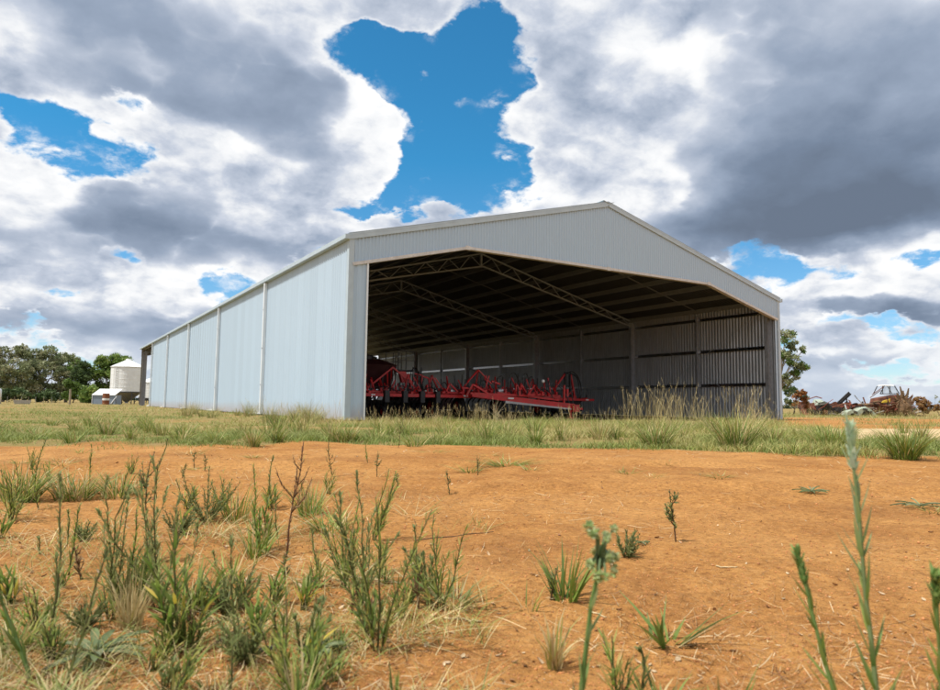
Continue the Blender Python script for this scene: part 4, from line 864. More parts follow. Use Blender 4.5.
    m=MB(); m.beam((X(870),-.3,z(395.5)),(X(883),-.1,z(387.5)),.05,.05); m.beam((X(868),-.3,z(398.5)),(X(880),-.1,z(391)),.05,.05); m.build('bent_frame',rust,T)
    m=MB(); m.hexa([(-.42,0,1.15),(.30,0,1.22),(.36,.12,1.24),(-.36,.12,1.18),(-.30,.02,1.30),(.36,.02,1.52),(.40,.12,1.52),(-.25,.12,1.32)]); o=tag(place(m.build('yellow_panel',yel),886,58.4),'bright yellow metal panel lying on the log heap','sheet metal')
    m=MB(); m.beam((-.4,0,.62),(.45,.05,.70),.2,.06); tag(place(m.build('grey_board',gwood),868,57.8),'pale grey board jutting from the near end of the log heap','plank')
    m=MB(); m.beam((-.35,0,1.28),(.38,0,1.22),.22,.14); m.beam((-.75,.05,1.2),(-.58,.05,1.38),.2,.16); tag(place(m.build('dark_beam',wood),924.5,61.5),'dark sawn beam lying over the tan dead bush','beam')
    # uprooted stump with spiky roots
    T=place(thing('tree_stump','big uprooted tree stump with spiky roots pointing at the sky','stump'),904,57.6)
    m=MB(); n=22; rr=[]; prof=[(.15,.0),(.55,.15),(.66,.5),(.60,.9),(.45,1.3),(.28,1.6),(.08,1.75)]
    m.lathe(prof,n,(0,.3,0)); V=m.v[0]; ang=np.arctan2(V[:,1]-.3,V[:,0]); s=1+.5*vnoise(ang*2.2,V[:,2]*2.,3)+.3*vnoise(ang*6,V[:,2]*5.,4); V[:,0]*=s; V[:,1]=(V[:,1]-.3)*s+.3; V[:,2]*=(1+.25*vnoise(ang*3,V[:,2]*3.,5)); m.build('root_plate',wood,T)
    for k in range(98):
        a=rng.uniform(0,2*math.pi); zc=rng.uniform(.15,1.65); R0=.55*(1-.45*zc/1.8); p=np.array((R0*math.cos(a),.3+R0*math.sin(a)*.8,zc)); v=np.array((math.cos(a)*.9,math.sin(a)*.6,rng.uniform(-.35,.9)))+rng.normal(size=3)*.3; v/=np.linalg.norm(v); L=rng.uniform(.3,.9)*(1.1-.25*zc)
        m=MB(); m.tube([p-v*.2,p+v*L*.5+rng.normal(size=3)*.05,p+v*L+rng.normal(size=3)*.08],[.07,.04,.012],6); m.build('root',wood if k%3 else rust,T)
    for a,b in (((-.05,.2,1.4),(-.20,.2,2.55)),((.2,.2,1.4),(.52,.2,2.4)),((.0,.3,1.4),(.12,.3,2.2)),((-.3,.2,1.3),(-.5,.2,2.0)),((.3,.2,1.2),(.85,.2,1.8))):
        m=MB(); m.tube([a,(np.array(a)+np.array(b))/2+np.array((.05,0,0)),b],[.15,.10,.05],7); m.build('root',wood,T)
# ---------------------------------------------------------------- grass, weeds, litter
G_GREEN=np.array([(.115,.205,.028),(.15,.25,.036),(.085,.165,.026),(.19,.27,.045)]); G_YEL=np.array([(.30,.315,.065),(.37,.345,.09),(.25,.29,.06)]); G_DRY=np.array([(.52,.41,.20),(.60,.50,.27),(.44,.33,.15)]); G_BLUE=np.array([(.18,.225,.065),(.235,.27,.095),(.135,.18,.05)])
def blade_arrays(P,h,az,lean,droop,w,c0,c1,rows=(0,.35,.7,1.),fold=0.,rng=RNG):
    """P (N,3) feet; every blade a tapered curved strip. c0 foot colour, c1 tip colour"""
    N=len(P); t=np.array(rows); d=np.stack([np.cos(az),np.sin(az),np.zeros(N)],1); tw=rng.uniform(-.9,.9,N); s=np.stack([-np.sin(az+tw),np.cos(az+tw),np.zeros(N)],1)
    out=lean[:,None]*h[:,None]*t+droop[:,None]*h[:,None]*t**2
    up=h[:,None]*(t-.38*np.minimum(droop,1.6)[:,None]*t**2.2)
    c=P[:,None]+d[:,None]*out[...,None]; c[...,2]+=up
    ww=(w[:,None]*np.maximum(1-t**2.2,.06)*(.75+.5*np.minimum(t*3,1)*.5))[...,None]*.5
    V=np.stack([c-s[:,None]*ww,c+s[:,None]*ww],2)
    C=c0[:,None]*(1-t[None,:,None])+c1[:,None]*t[None,:,None]; C=np.repeat(C[:,:,None],2,2)
    return V,C
def pick(pal,n,rng,j=.2): return pal[rng.integers(0,len(pal),n)]*rng.uniform(1-j,1+j,n)[:,None]
def merge(name,parts,m,parent=None,loc=None):
    V=np.concatenate([p[0] for p in parts]); C=np.concatenate([p[1] for p in parts]); return quads_object(name,V,V.shape[2],V.shape[1],C,m,parent,loc)
def tuft_arrays(n,h,spread,rng,pal,tip=.2,w=.006,dry=.15,droop=(.05,.65),lean=(.05,.6),rad=None):
    a=rng.uniform(0,2*math.pi,n); r=(rad if rad else spread*.25)*np.sqrt(rng.random(n)); P=np.stack([r*np.cos(a),r*np.sin(a),np.full(n,-.01)],1)
    hh=h*rng.uniform(.45,1.08,n); az=a+rng.normal(0,.7,n); c0=pick(pal,n,rng); c1=c0*(1-tip)+pick(G_DRY,n,rng)*tip
    dd=rng.random(n)<dry; c0[dd]=pick(G_DRY,dd.sum(),rng); c1[dd]=pick(G_DRY,dd.sum(),rng)
    return blade_arrays(P,hh,az,rng.uniform(*lean,n)*spread/h*.9,rng.uniform(*droop,n),w*rng.uniform(.6,1.3,n),c0,c1,rng=rng)
def cross_height(px,py_b,py_t): 
    x,y=foot(px,py_b); return (py_b-py_t)*dist_of(x,y)/FPX
def weed(name,label,cat,px,pb,tx,ty,style,m,seed,group=None,side=0,foot_d=None):
    """an upright weed: foot at a ground point, tip where the photograph shows it; stem and foliage are its parts"""
    rng=np.random.default_rng(seed); x,y=foot(px,pb); d=dist_of(x,y); H=(pb-ty)*d/FPX; r,u,fw=cam_axes(); S=np.array([r[0],r[1],0]); F=np.array([fw[0],fw[1],0])
    T=thing(name,label,cat,(x,y,gz(x,y)),group); tip=S*(tx-px)*d/FPX+F*rng.uniform(-.15,.15)*H+np.array((0,0,H))
    pal={'green':G_GREEN,'blue':G_BLUE,'dry':np.array([(.20,.12,.06),(.26,.17,.09),(.16,.11,.05)]),'mix':np.concatenate([G_GREEN,G_YEL]),'dark':np.array([(.10,.145,.045),(.13,.17,.05)])}[style['pal']]
    sc0={'dry':(.16,.075,.04)}.get(style['pal'],(.13,.13,.05)) if not style.get('stem') else style['stem']
    stems=[(np.zeros(3),tip,1.)]
    for k in range(style.get('stems',1)-1):
        a=rng.uniform(0,2*math.pi); q=rng.uniform(.45,.95); stems.append((np.array((math.cos(a),math.sin(a),0))*.008,tip*q*np.array((.6,.6,1))+np.array((math.cos(a),math.sin(a),0))*H*style.get('spread',.35)*rng.uniform(.4,1),q))
    ms=MB(); VV=[];CC=[]; STR=style.get('straight',.25)
    def leaves_on(cur,L,frac):
        n=max(3,int(L/style['gap'])); t=np.linspace(style.get('t0',.08),.985,n)+rng.normal(0,.01,n); t=np.clip(t,0.02,1.)
        K=len(cur)-1; f=t*K; i=np.minimum(f.astype(int),K-1); fr=(f-i)[:,None]; P=cur[i]*(1-fr)+cur[i+1]*fr; ax=cur[i+1]-cur[i]; ax/=np.linalg.norm(ax,axis=1)[:,None]
        phi=np.arange(n)*2.4+rng.uniform(0,6)+rng.normal(0,.3,n); ref=np.cross(ax,np.array((0.31,.7,.2))); ref/=np.linalg.norm(ref,axis=1)[:,None]; b=np.cross(ax,ref)
        outd=ref*np.cos(phi)[:,None]+b*np.sin(phi)[:,None]; ang=np.radians(rng.uniform(*style.get('ang',(35,60)),n))[:,None]
        dr=ax*np.cos(ang)+outd*np.sin(ang); ll=style['leaf']*(1.0-.55*t**1.5)*rng.uniform(.65,1.2,n); wd=style['w']*(1-.4*t)*rng.uniform(.8,1.2,n)
        sd=np.cross(dr,ax); sd/=np.linalg.norm(sd,axis=1)[:,None]+1e-9; tt=np.array((0,.3,.65,1.)); prof=np.array((.45,1.,.8,.05))
        cen=P[:,None]+dr[:,None]*(ll[:,None]*tt)[...,None]; cen=cen+ax[:,None]*(ll[:,None]*.18*tt**2)[...,None]-np.array((0,0,1))*(style.get('sag',.1)*ll[:,None]*tt**2)[...,None]
        hw=sd[:,None]*(wd[:,None]*prof*.5)[...,None]; VV.append(np.stack([cen-hw,cen+hw],2))
        c0=pick(pal,n,rng,.22); 
        if style.get('yellow'): yy=(rng.random(n)<style['yellow'])&(t<.5); c0[yy]=np.array((.5,.40,.05))
        c1=c0*.75+pick(G_DRY if not style.get('pale') else np.array([(.42,.48,.36)]),n,rng)*.25
        if style.get('pale'): k=(t**3)[:,None]*.8; c0=c0*(1-k)+np.array((.30,.40,.26))*k; c1=c1*(1-k)+np.array((.36,.46,.32))*k
        c=c0[:,None]*(1-tt[None,:,None])+c1[:,None]*tt[None,:,None]; CC.append(np.repeat(c[:,:,None],2,2))
    def tip_tuft(cur,ax,k):
        t0=style.get('tip0',.90); tl=style.get('tiplen',.018); L=np.linalg.norm(cur[-1]-cur[0]); ax=ax/np.linalg.norm(ax); t=rng.uniform(t0,1.0,k); f=t*(len(cur)-1); i=np.minimum(f.astype(int),len(cur)-2); fr=(f-i)[:,None]; P=cur[i]*(1-fr)+cur[i+1]*fr
        o=rng.normal(size=(k,3)); o-=ax*(o@ax)[:,None]; o/=np.linalg.norm(o,axis=1)[:,None]; sp=rng.uniform(.25,.62,k)[:,None]; dr=ax*np.sqrt(1-sp**2)+o*sp; sd=np.cross(dr,ax); sd/=np.linalg.norm(sd,axis=1)[:,None]
        tt=np.array((0,.3,.65,1.)); cen=P[:,None]+dr[:,None]*(tl*rng.uniform(.6,1.2,k)[:,None]*tt)[...,None]; hw=sd[:,None]*(tl*.17*np.array((.6,1.,.8,.1)))[None,:,None]; VV.append(np.stack([cen-hw,cen+hw],2)); c=pick(np.array(style.get('tipcol',((.20,.25,.09),(.26,.30,.125)))),k,rng); CC.append(np.repeat(np.repeat(c[:,None,None],4,1),2,2))
    for a,b,q in stems:
        n=9; t=np.linspace(0,1,n)[:,None]; cur=a*(1-t)+b*t; LL=np.linalg.norm(b-a); bow=rng.normal(size=3)*.09*LL; bow2=rng.normal(size=3)*.018*LL; cur=cur+bow*(t*(1-t))*2+bow2*np.sin(t*6.3)*t; cur=cur*(1-STR)+(a*(1-t)+b*t)*STR; cur[1:-1]+=rng.normal(size=(7,3))*.008*LL*(1-STR); cur[0,2]-=.02
        R=style['r']*q; ms.tube(cur,R*np.linspace(1,.45,n),5,np.array(sc0)); leaves_on(cur,np.linalg.norm(b-a),q)
        if style.get('tips'): tip_tuft(cur,cur[-1]-cur[-2],style['tips'])
        for k in range(style.get('branch',0)):
            tb=rng.uniform(.3,.9); p=cur[int(tb*8)]; az_=rng.uniform(0,6.28); L=np.linalg.norm(b-a)*rng.uniform(.15,.38)*(1.1-tb*.5); e=p+np.array((math.cos(az_)*.55,math.sin(az_)*.55,.9))*L
            c2=np.stack([p,p*.5+e*.5+np.array((math.cos(az_),math.sin(az_),-.2))*L*.10,e]); ms.tube(c2,[R*.5,R*.42,R*.25],4,np.array(sc0)); cc=np.concatenate([c2[:2],c2[1:]*1]) if False else c2; leaves_on(cc,L,.5)
        if style.get('head'):
            hd=style['head']; 
            for k in range(hd[0]):
                az_=rng.uniform(0,6.28); e=cur[-1]+np.array((math.cos(az_)*hd[1],math.sin(az_)*hd[1],rng.uniform(-1.6,1.)*hd[1]*1.6)); mh=style['headr']*rng.uniform(.7,1.2)
                ax=e-cur[-2]; ms.tube([cur[-2],cur[-1]*.5+e*.5,e],[R*.4,R*.35,R*.3],4,np.array((.2,.28,.14)))
                k2=7; d=rng.normal(size=(k2*5,3)); d/=np.linalg.norm(d,axis=1)[:,None]; Pq=e+d*mh*.5; s2=np.cross(d,(0.3,.2,.9)); s2/=np.linalg.norm(s2,axis=1)[:,None]
                tt=np.array((-.6,-.2,.3,.8)); cen=e+d[:,None]*(mh*(.55+.5*tt))[None,:,None]; hw=s2[:,None]*(mh*.28*np.array((.6,1,.8,.1)))[None,:,None]; VV.append(np.stack([cen-hw,cen+hw],2)); c=pick(np.array([(.46,.54,.28),(.55,.60,.36),(.36,.47,.2)]),len(d),rng); CC.append(np.repeat(np.repeat(c[:,None,None],4,1),2,2))
    ms.build('stem',m,T,True)
    quads_object('foliage',np.concatenate(VV),2,4,np.concatenate(CC),m,T)
    return T
ST={
 'flea':dict(pal='green',gap=.0056,leaf=.046,w=.0062,r=.0035,ang=(22,50)),
 'fleablue':dict(pal='blue',gap=.006,leaf=.042,w=.006,r=.0036,ang=(20,48),tips=14),
 'multi':dict(pal='mix',gap=.0095,leaf=.06,w=.0065,r=.003,stems=6,spread=.38,ang=(22,55)),
 'multiblue':dict(pal='blue',gap=.0068,leaf=.044,w=.006,r=.003,stems=7,spread=.42,ang=(22,55),tips=12),
 'dryred':dict(pal='dry',gap=.0075,leaf=.028,w=.005,r=.0042,branch=10,ang=(20,50)),
 'drygreen':dict(pal='dark',gap=.009,leaf=.026,w=.008,r=.0032,branch=9,stem=(.13,.08,.045),ang=(30,70)),
 'seedling':dict(pal='dark',gap=.0075,leaf=.028,w=.013,r=.0036,branch=10,stem=(.12,.07,.04),ang=(30,75),t0=.35),
 'leafy':dict(pal='green',gap=.011,leaf=.10,w=.0105,r=.0038,stems=5,spread=.3,ang=(16,50),yellow=.10,sag=.3),
 'bushlet':dict(pal='dark',gap=.006,leaf=.032,w=.008,r=.0026,stems=18,spread=.75,ang=(25,60)),
 'bigtip':dict(straight=.8,pal='green',gap=.0135,leaf=.085,w=.0095,r=.0052,ang=(12,36),pale=True,stem=(.20,.26,.11),tips=70,tipcol=((.46,.55,.42),(.38,.49,.34)),tiplen=.024,tip0=.86),
 'bud':dict(straight=.8,pal='green',gap=.014,leaf=.075,w=.0095,r=.0052,ang=(10,36),stem=(.18,.27,.08),tips=60,tipcol=((.24,.36,.12),(.17,.29,.08)),tiplen=.022,tip0=.84),
 'blurhead':dict(straight=.8,pal='green',gap=.02,leaf=.07,w=.009,r=.006,ang=(10,32),stem=(.16,.27,.08),head=(20,.022),headr=.012,pale=True),
}
def build_weeds():
    m=m_leaf('weed leaves',.6,.42,1.12)
    W=[ # name,label,px,foot,tip x,tip y,style
    ('weed','tall blurred weed with pale woolly tip rising alone at the lens',886,778,882,447,'bigtip'),
    ('weed','green weed stalk with a closed bud beside the tall woolly-tipped weed',858,770,819,574,'bud'),
    ('weed','green weed stalk cut by the picture edge past the tall woolly-tipped weed',946,775,931,585,'bud'),
    ('weed','blurred green weed with a drooping cluster of pale buds',570,790,600,556,'blurhead'),
    ('weed','bending grey-green weed with a curved stem beside the flat rosette',50,640,40,482,'fleablue'),
    ('weed','thick slanting green stem beside the flat rosette',32,684,-18,585,'bud'),
    ('weed','pale forked weed stalk standing in front of the flat rosette',64,690,88,560,'fleablue'),
    ('weed','bushy weed with one yellow leaf and bright green blades',181,652,176,520,'leafy'),
    ('weed','grey-green weed spike between the yellow-leafed weed and the red-brown stalk',236,641,224,545,'fleablue'),
    ('weed','stiff dark green weed spike with bottle-brush leaves',252,530,251,466,'flea'),
    ('weed','red-brown dead weed stalk standing taller than its neighbours',286,558,296,446,'dryred'),
    ('weed','tall many-branched grey weed above the yellow-leafed weed',163,612,152,462,'multiblue'),
    ('weed','leaning grey weed with feathery top behind the forked stalk',112,610,108,480,'multiblue'),
    ('weed','slender weed pair with dark tips beside the leaning grey weed',128,598,137,510,'flea'),
    ('weed','short weed spike with a dark blunt tip near the picture edge',68,575,73,508,'flea'),
    ('weed','dense clump of slender weeds with a tall stem beside the bare earth',362,606,352,478,'multiblue'),
    ('weed','tall weed stem rising out of the dense clump of slender weeds',378,650,374,502,'multi'),
    ('weed','low-branched weed with long lower leaves and a tall spike',438,610,432,520,'multi'),
    ('weed','small woody seedling with a sparse round top, alone on the red earth',676,542,672,492,'seedling'),
    ('bushlet','small dark green bushlet beside the blade tuft',627,557,627,531,'bushlet'),
    ('bushlet','rounded green bushlet with reddish foot behind the bottle-brush weed',207,522,205,470,'bushlet'),
    ('weed','thin dry weed with sparse twigs at the start of the bare earth',333,477,327,443,'drygreen'),
    ('weed','thin dry sprig on bare earth past the dry twiggy weed',377,477,377,452,'drygreen'),
    ('weed','tiny two-branched sprig on bare earth',450,490,447,466,'drygreen'),
    ('weed','dark tiny sprig beside the flat mat of grass',478,475,477,456,'drygreen'),
    ('weed','tall thin dark weed against the grass band at the picture edge',40,508,38,437,'flea'),
    ('weed','thin dark weed standing over the tangled tufts',90,484,92,444,'flea'),
    ('weed','grey-green weed leaning over the bare earth near the grass band',157,498,168,440,'fleablue'),
    ('weed','dry stalk rising from the feathery grey weed',150,560,147,455,'drygreen'),
    ('weed','slim green weed behind the red-brown stalk',272,505,272,452,'fleablue'),
    ('weed','green weed with long blades between the bottle-brush weed and the red-brown stalk',263,550,266,500,'leafy'),
    ('weed','spindly weed leaning out of the dense clump',345,585,332,500,'multi'),
    ('weed','branching grey weed behind the dense clump of slender weeds',372,540,388,470,'multi'),
    ('weed','short blunt weed spike at the lower edge below the grey-green spike',228,700,229,647,'fleablue'),
    ('weed','young green weed sprouting by the pale dead leaves',288,690,279,600,'multi'),
    ('weed','green sprig at the lower edge beside the pale dead leaves',318,696,322,640,'multi'),
    ('weed','short weed with a pair of pale tips near the burnt stick',275,630,280,590,'fleablue'),
    ('weed','thin reddish twig weed beside the leaning grey weed',285,584,283,556,'drygreen'),
    ('weed','small weed with dark tips at the foot of the blade tuft',550,600,556,570,'drygreen'),
    ('weed','sparse weed at the lower edge beside the blurred bud cluster',618,700,612,640,'multi'),
    ('weed','short grey sprig at the lower edge in the middle of the picture',640,700,642,655,'fleablue'),
    ('weed','dark weed standing at the front of the grass band before the shed corner',398,448,398,408,'drygreen'),
    ('weed','upright weed among the tufts at the picture edge',12,520,16,462,'multi'),
    ('weed','small leafy weed between the slender pair and the yellow-leafed weed',148,600,143,560,'leafy'),
    ]
    for k,(nm,lb,px,pb,tx,ty,stl) in enumerate(W): weed(nm,lb,'weed',px,pb,tx,ty,ST[stl],m,100+k)
    names=('multi','fleablue','multi','multiblue','leafy','bushlet','multi','dryred')
    for k in range(60):
        rr=np.random.default_rng(1100+k); px=rr.uniform(-20,430)**1.0; pb=rr.uniform(500,700); 
        if px>300 and pb<560: pb+=60
        if abs(px-100)<42 and pb>640: px+=110
        h=rr.uniform(16,50)*(.6+.4*(pb-450)/200); weed('weed','small scruffy grey-green weed among taller weeds on the red soil','weed',px,pb,px+rr.normal(0,h*.22),pb-h,ST[names[rr.integers(0,8)]],m,1100+k,'small scruffy weeds among the taller ones')
    for k in range(12):
        rr=np.random.default_rng(960+k); px=rr.uniform(10,420); pb=rr.uniform(462,500); h=rr.uniform(14,34); weed('weed','small upright weed on the strip of bare earth before the grass band','weed',px,pb,px+rr.normal(0,h*.2),pb-h,ST[('flea','drygreen','multi')[k%3]],m,960+k,'small weeds on the bare strip')
    # flat rosette with broad grey-green leaves
    rng=np.random.default_rng(9)
    def rosette(px,py,R,n,label,w=.022):
        x,y=foot(px,py); az=np.arange(n)*2.4+rng.normal(0,.2,n); h=R*rng.uniform(.65,1.05,n); P=np.tile((0,0,.008),(n,1)); t=np.array((0,.25,.6,.85,1.)); pr=np.array((.35,.8,1.,.7,.08)); d=np.stack([np.cos(az),np.sin(az),0*az],1); s=np.stack([-np.sin(az),np.cos(az),0*az],1)
        el=rng.uniform(.15,.55,n); c=P[:,None]+d[:,None]*(h[:,None]*t)[...,None]; c[...,2]+=h[:,None]*(el[:,None]*t-.30*t**2); hw=s[:,None]*(w*pr*.5)[None,:,None]
        V=np.stack([c-hw+np.array((0,0,.006)),c,c+hw+np.array((0,0,.006))],2); col=pick(np.array([(.20,.25,.13),(.25,.29,.17),(.16,.21,.10)]),n,rng); C=np.broadcast_to(col[:,None,None],V.shape)
        o=quads_object('rosette',V,3,5,np.array(C),m,None,(x,y,gz(x,y)),True); tag(o,label,'weed')
    rosette(95,657,.125,17,'flat grey-green rosette of broad leaves pressed on the soil')
    rosette(920,508,.17,15,'flat spreading grey weed on red earth by the picture edge',.014)
    rosette(318,655,.07,9,'small pale green rosette beside the pale dead leaves')
    rosette(812,492,.13,20,'low grey-green cushion weed on dry straw',.012); rosette(640,545,.05,8,'tiny flat weed beside the dark bushlet',.008)
def build_tufts():
    m=m_leaf('grass blades',.55,.28); rng=np.random.default_rng(21)
    def tuft(px,py,hpx,spx,n,pal,label,w=.006,group=None,**k):
        x,y=foot(px,py); d=dist_of(x,y); h=hpx*d/FPX; s=spx*d/FPX; V,C=tuft_arrays(n,h,s,rng,pal,w=w,**k); o=quads_object('grass_tuft',V,2,4,C,m,None,(x,y,gz(x,y))); return tag(o,label,'grass tuft',group)
    YG=np.concatenate([G_GREEN,G_YEL[:1]])
    tuft(905,459,40,46,330,YG,'big fresh green tuft beside the pale sandy track, at the picture edge',.011,dry=.08)
    tuft(832,450,33,44,300,YG,'big fresh green tuft between the shed corner and the pale sandy track',.011,dry=.08)
    tuft(735,450,46,50,330,YG,'tall green tuft mixed with straw below the far shed corner',.011,dry=.3)
    tuft(657,448,32,46,260,YG,'broad green tuft below the tallest straw',.011,dry=.2)
    tuft(565,600,62,42,46,G_GREEN,'clump of long stiff green blades standing alone on red earth',.009,dry=.1,lean=(.2,1.),droop=(0,.35))
    tuft(664,644,48,56,20,G_GREEN,'low fan of broad green blades on red earth, bare soil all round',.013,dry=.15,lean=(.5,1.2),droop=(0,.4))
    tuft(720,742,84,40,5,G_GREEN,'few long green blades poking up at the lower edge beside the low fan',.008,dry=0.,lean=(.5,.95),droop=(0,.2))
    tuft(553,668,60,28,44,np.concatenate([G_YEL,G_DRY[2:]]),'yellow-brown withered tuft beside the blurred bud cluster',.007,dry=.5,lean=(.0,.5))
    tuft(505,466,12,44,150,G_GREEN,'flat green mat of grass on the bare red earth',.007,dry=.1,lean=(.5,1.6),droop=(.3,1.)); tuft(470,472,12,26,60,G_GREEN,'small flat mat of grass beside the larger mat',.006,dry=.2,lean=(.5,1.4))
    tuft(310,515,40,40,110,YG,'green grass tuft behind the dense clump of slender weeds',.006,dry=.2); tuft(330,530,30,50,90,YG,'loose spreading tuft around the dense clump of slender weeds',.006,dry=.25,lean=(.3,1.2))
    tuft(20,495,44,60,200,YG,'thick tangled green tuft at the picture edge behind the weeds',.008,dry=.3); tuft(75,492,34,66,200,YG,'tangled half-dry tuft between the edge tuft and the round bushlet',.008,dry=.4); tuft(118,497,30,52,130,YG,'loose half-dry tuft beside the round bushlet',.007,dry=.4)
    tuft(130,604,60,46,90,G_GREEN,'bright green blades among the weeds behind the yellow-leafed weed',.007,dry=.1,lean=(.05,.6)); tuft(190,610,50,50,60,YG,'loose green blades beside the yellow-leafed weed',.008,dry=.15,lean=(.2,.9))
    tuft(235,520,42,46,80,YG,'thin green tuft beside the bottle-brush weed',.006,dry=.2); tuft(255,555,40,50,70,YG,'wispy green tuft in front of the bottle-brush weed',.006,dry=.2)
    tuft(130,630,66,34,120,np.concatenate([G_DRY,G_YEL[1:2]]),'straw-coloured dry tuft standing behind the flat rosette',.004,dry=.9,lean=(.0,.5),droop=(0,.4))
    tuft(232,582,36,40,46,YG,'small green tuft in front of the red-brown stalk',.006,dry=.2); tuft(338,648,22,36,80,G_GREEN,'low bright green tuft beside the small rosette',.005,dry=.05)
    tuft(452,604,34,56,60,G_BLUE,'grey-green spreading blades at the foot of the low-branched weed',.007,dry=.1,lean=(.5,1.3),droop=(0,.5)); tuft(395,700,44,20,8,G_GREEN,'two or three green blades at the lower edge',.007,dry=0.,lean=(.0,.4),droop=(0,.2)); tuft(300,708,66,40,60,YG,'soft green tuft cut by the lower edge near the pale leaves',.006,dry=.2)
    tuft(530,610,36,36,14,np.concatenate([G_YEL,G_GREEN]),'few thin blades beside the clump of long stiff blades',.005,dry=.4); tuft(935,512,12,30,40,G_YEL,'flat yellowish tuft at the picture edge on red earth',.006,dry=.4,lean=(.5,1.4)); tuft(15,650,40,40,50,YG,'green blades at the picture edge beside the slanting stem',.007,dry=.25)
    tuft(210,695,26,50,40,YG,'thin half-dry tuft at the lower edge below the grey-green spike',.005,dry=.5); tuft(60,708,36,80,80,YG,'short green tuft cut by the lower edge below the rosette',.006,dry=.3); tuft(660,708,44,56,50,YG,'sparse green tuft cut by the lower edge below the low fan',.006,dry=.3)
    # dry flattened tufts between the weeds
    for k in range(34):
        px=rng.uniform(-30,430); py=rng.uniform(505,690); tuft(px,py,rng.uniform(14,34),rng.uniform(40,80),int(rng.uniform(14,34)),np.concatenate([G_DRY,G_YEL[:1],G_GREEN[:1]]),'small half-dry grass tuft among the weeds on red soil',.004,'half-dry tufts among the weeds',dry=.55,lean=(.3,1.6),droop=(.2,1.2))
    # clumps along the front of the grass band
    for k in range(96):
        px=rng.uniform(-40,990); py=438+rng.normal(0,5)-(6 if px<240 else 0)+(px>780)*5
        if px>840 and rng.random()<.6: continue
        tuft(px,py,rng.uniform(12,28)*(1. if px>240 else .7),rng.uniform(14,34),int(rng.uniform(70,150)),YG if rng.random()<.65 else np.concatenate([G_GREEN,G_YEL,G_DRY[:1]]),'green grass tuft on the ragged front edge of the grass band',.009,'tufts along the front of the grass band',dry=rng.uniform(.1,.4))
    for k in range(16):
        px=rng.uniform(-10,800); py=rng.uniform(452,478); tuft(px,py,rng.uniform(4,10),rng.uniform(14,30),int(rng.uniform(20,50)),YG,'small flat grass sprig on the bare red earth',.006,'sprigs on the bare red earth',dry=.3,lean=(.4,1.5))
    for k in range(18):
        px=rng.uniform(185,350); x,y=at(px,rng.uniform(19.,33)*(1.-(px-185)/165*.3)+2); 
        if x>-.35: x=-.35-rng.random()*.8
        n=130; V,C=tuft_arrays(n,rng.uniform(.35,.75),.5,rng,np.concatenate([G_BLUE,G_YEL[:1]]),w=.008,dry=.35,lean=(.05,.8),droop=(0,.6)); o=quads_object('grass_tuft',V,2,4,C,m,None,(x,y,gz(x,y))); tag(o,'feathery grey-green tuft against the foot of the sunlit shed wall','grass tuft','tufts at the foot of the shed wall')
    # tall straw: thin stalks with seed heads
    def straw(px,dist,h,n,spread,label,group=None,bend=.25,heads=True,seed=0,pal=G_DRY):
        r2=np.random.default_rng(seed); x,y=at(px,dist); P=np.stack([r2.normal(0,spread*.35,n),r2.normal(0,spread*.35,n),np.full(n,-.01)],1); az=r2.uniform(0,6.28,n); hh=h*r2.uniform(.5,1.05,n); c=pick(pal,n,r2); c0=c*.75+G_YEL[0]*.25
        parts=[blade_arrays(P,hh,az,r2.uniform(.02,.30,n),r2.uniform(0,bend*1.4,n),np.full(n,.0068),c0,c,rows=(0,.3,.6,.85),rng=r2)]
        T=thing('straw_grass',label,'dry grass',(x,y,gz(x,y)),group); q=parts[0][0]; merge('stalks',parts,m,T)
        if heads:
            tipc=q[:,-1].mean(1); dirv=q[:,-1].mean(1)-q[:,-2].mean(1); dirv/=np.linalg.norm(dirv,axis=1)[:,None]; k=5; PP=np.repeat(tipc,k,0)+np.repeat(dirv,k,0)*np.tile(np.linspace(-.09,.04,k),n)[:,None]; N=n*k; a=r2.uniform(0,6.28,N)
            V,C=blade_arrays(PP,np.full(N,.075)*r2.uniform(.6,1.2,N),a,r2.uniform(.1,.4,N),r2.uniform(0,.4,N),np.full(N,.0055),pick(G_DRY[:2],N,r2),pick(G_DRY[:2],N,r2),rng=r2); quads_object('seed_heads',V,2,4,C,m,T)
        n2=int(n*1.0); a=r2.uniform(0,6.28,n2); P2=np.stack([r2.normal(0,spread*.4,n2),r2.normal(0,spread*.4,n2),np.full(n2,-.01)],1)
        V,C=blade_arrays(P2,h*.42*r2.uniform(.5,1.1,n2),a,r2.uniform(.05,.6,n2),r2.uniform(.1,.8,n2),np.full(n2,.0065),pick(np.concatenate([G_YEL,G_GREEN[:1]]),n2,r2),pick(np.concatenate([G_YEL,G_DRY]),n2,r2),rng=r2); quads_object('leaf_blades',V,2,4,C,m,T)
        return T
    straw(640,17.5,1.25,62,.75,'tall pale straw clump with seed heads before the far wall bays',None,.25,True,1); straw(668,17.0,1.45,72,.8,'tallest pale straw clump, leaning seed heads before the far wall',None,.3,True,2); straw(694,17.5,1.1,60,.7,'medium straw clump beside the tallest straw',None,.3,True,3)
    straw(741,15.2,1.2,64,.6,'dense straw clump behind the tall green tuft below the far corner',None,.2,True,4); straw(762,15.6,.85,50,.5,'shorter straw clump beside the far shed corner',None,.25,True,5); straw(800,14.8,1.05,14,.45,'few thin straw stalks crossing in front of the dead orange bush',None,.35,True,6)
    straw(497,20.5,1.1,26,.5,'bent pale dead stalks arching in front of the red drawbar',None,.9,False,7,np.array([(.55,.48,.34),(.48,.40,.28)])); straw(610,19.0,.95,14,.7,'sparse arching dead stalks at the end of the red machines',None,.8,False,8,np.array([(.55,.48,.34)]))
    straw(920,30.,.7,30,1.2,'dry straw patch in front of the tan dead bush',None,.3,True,9)
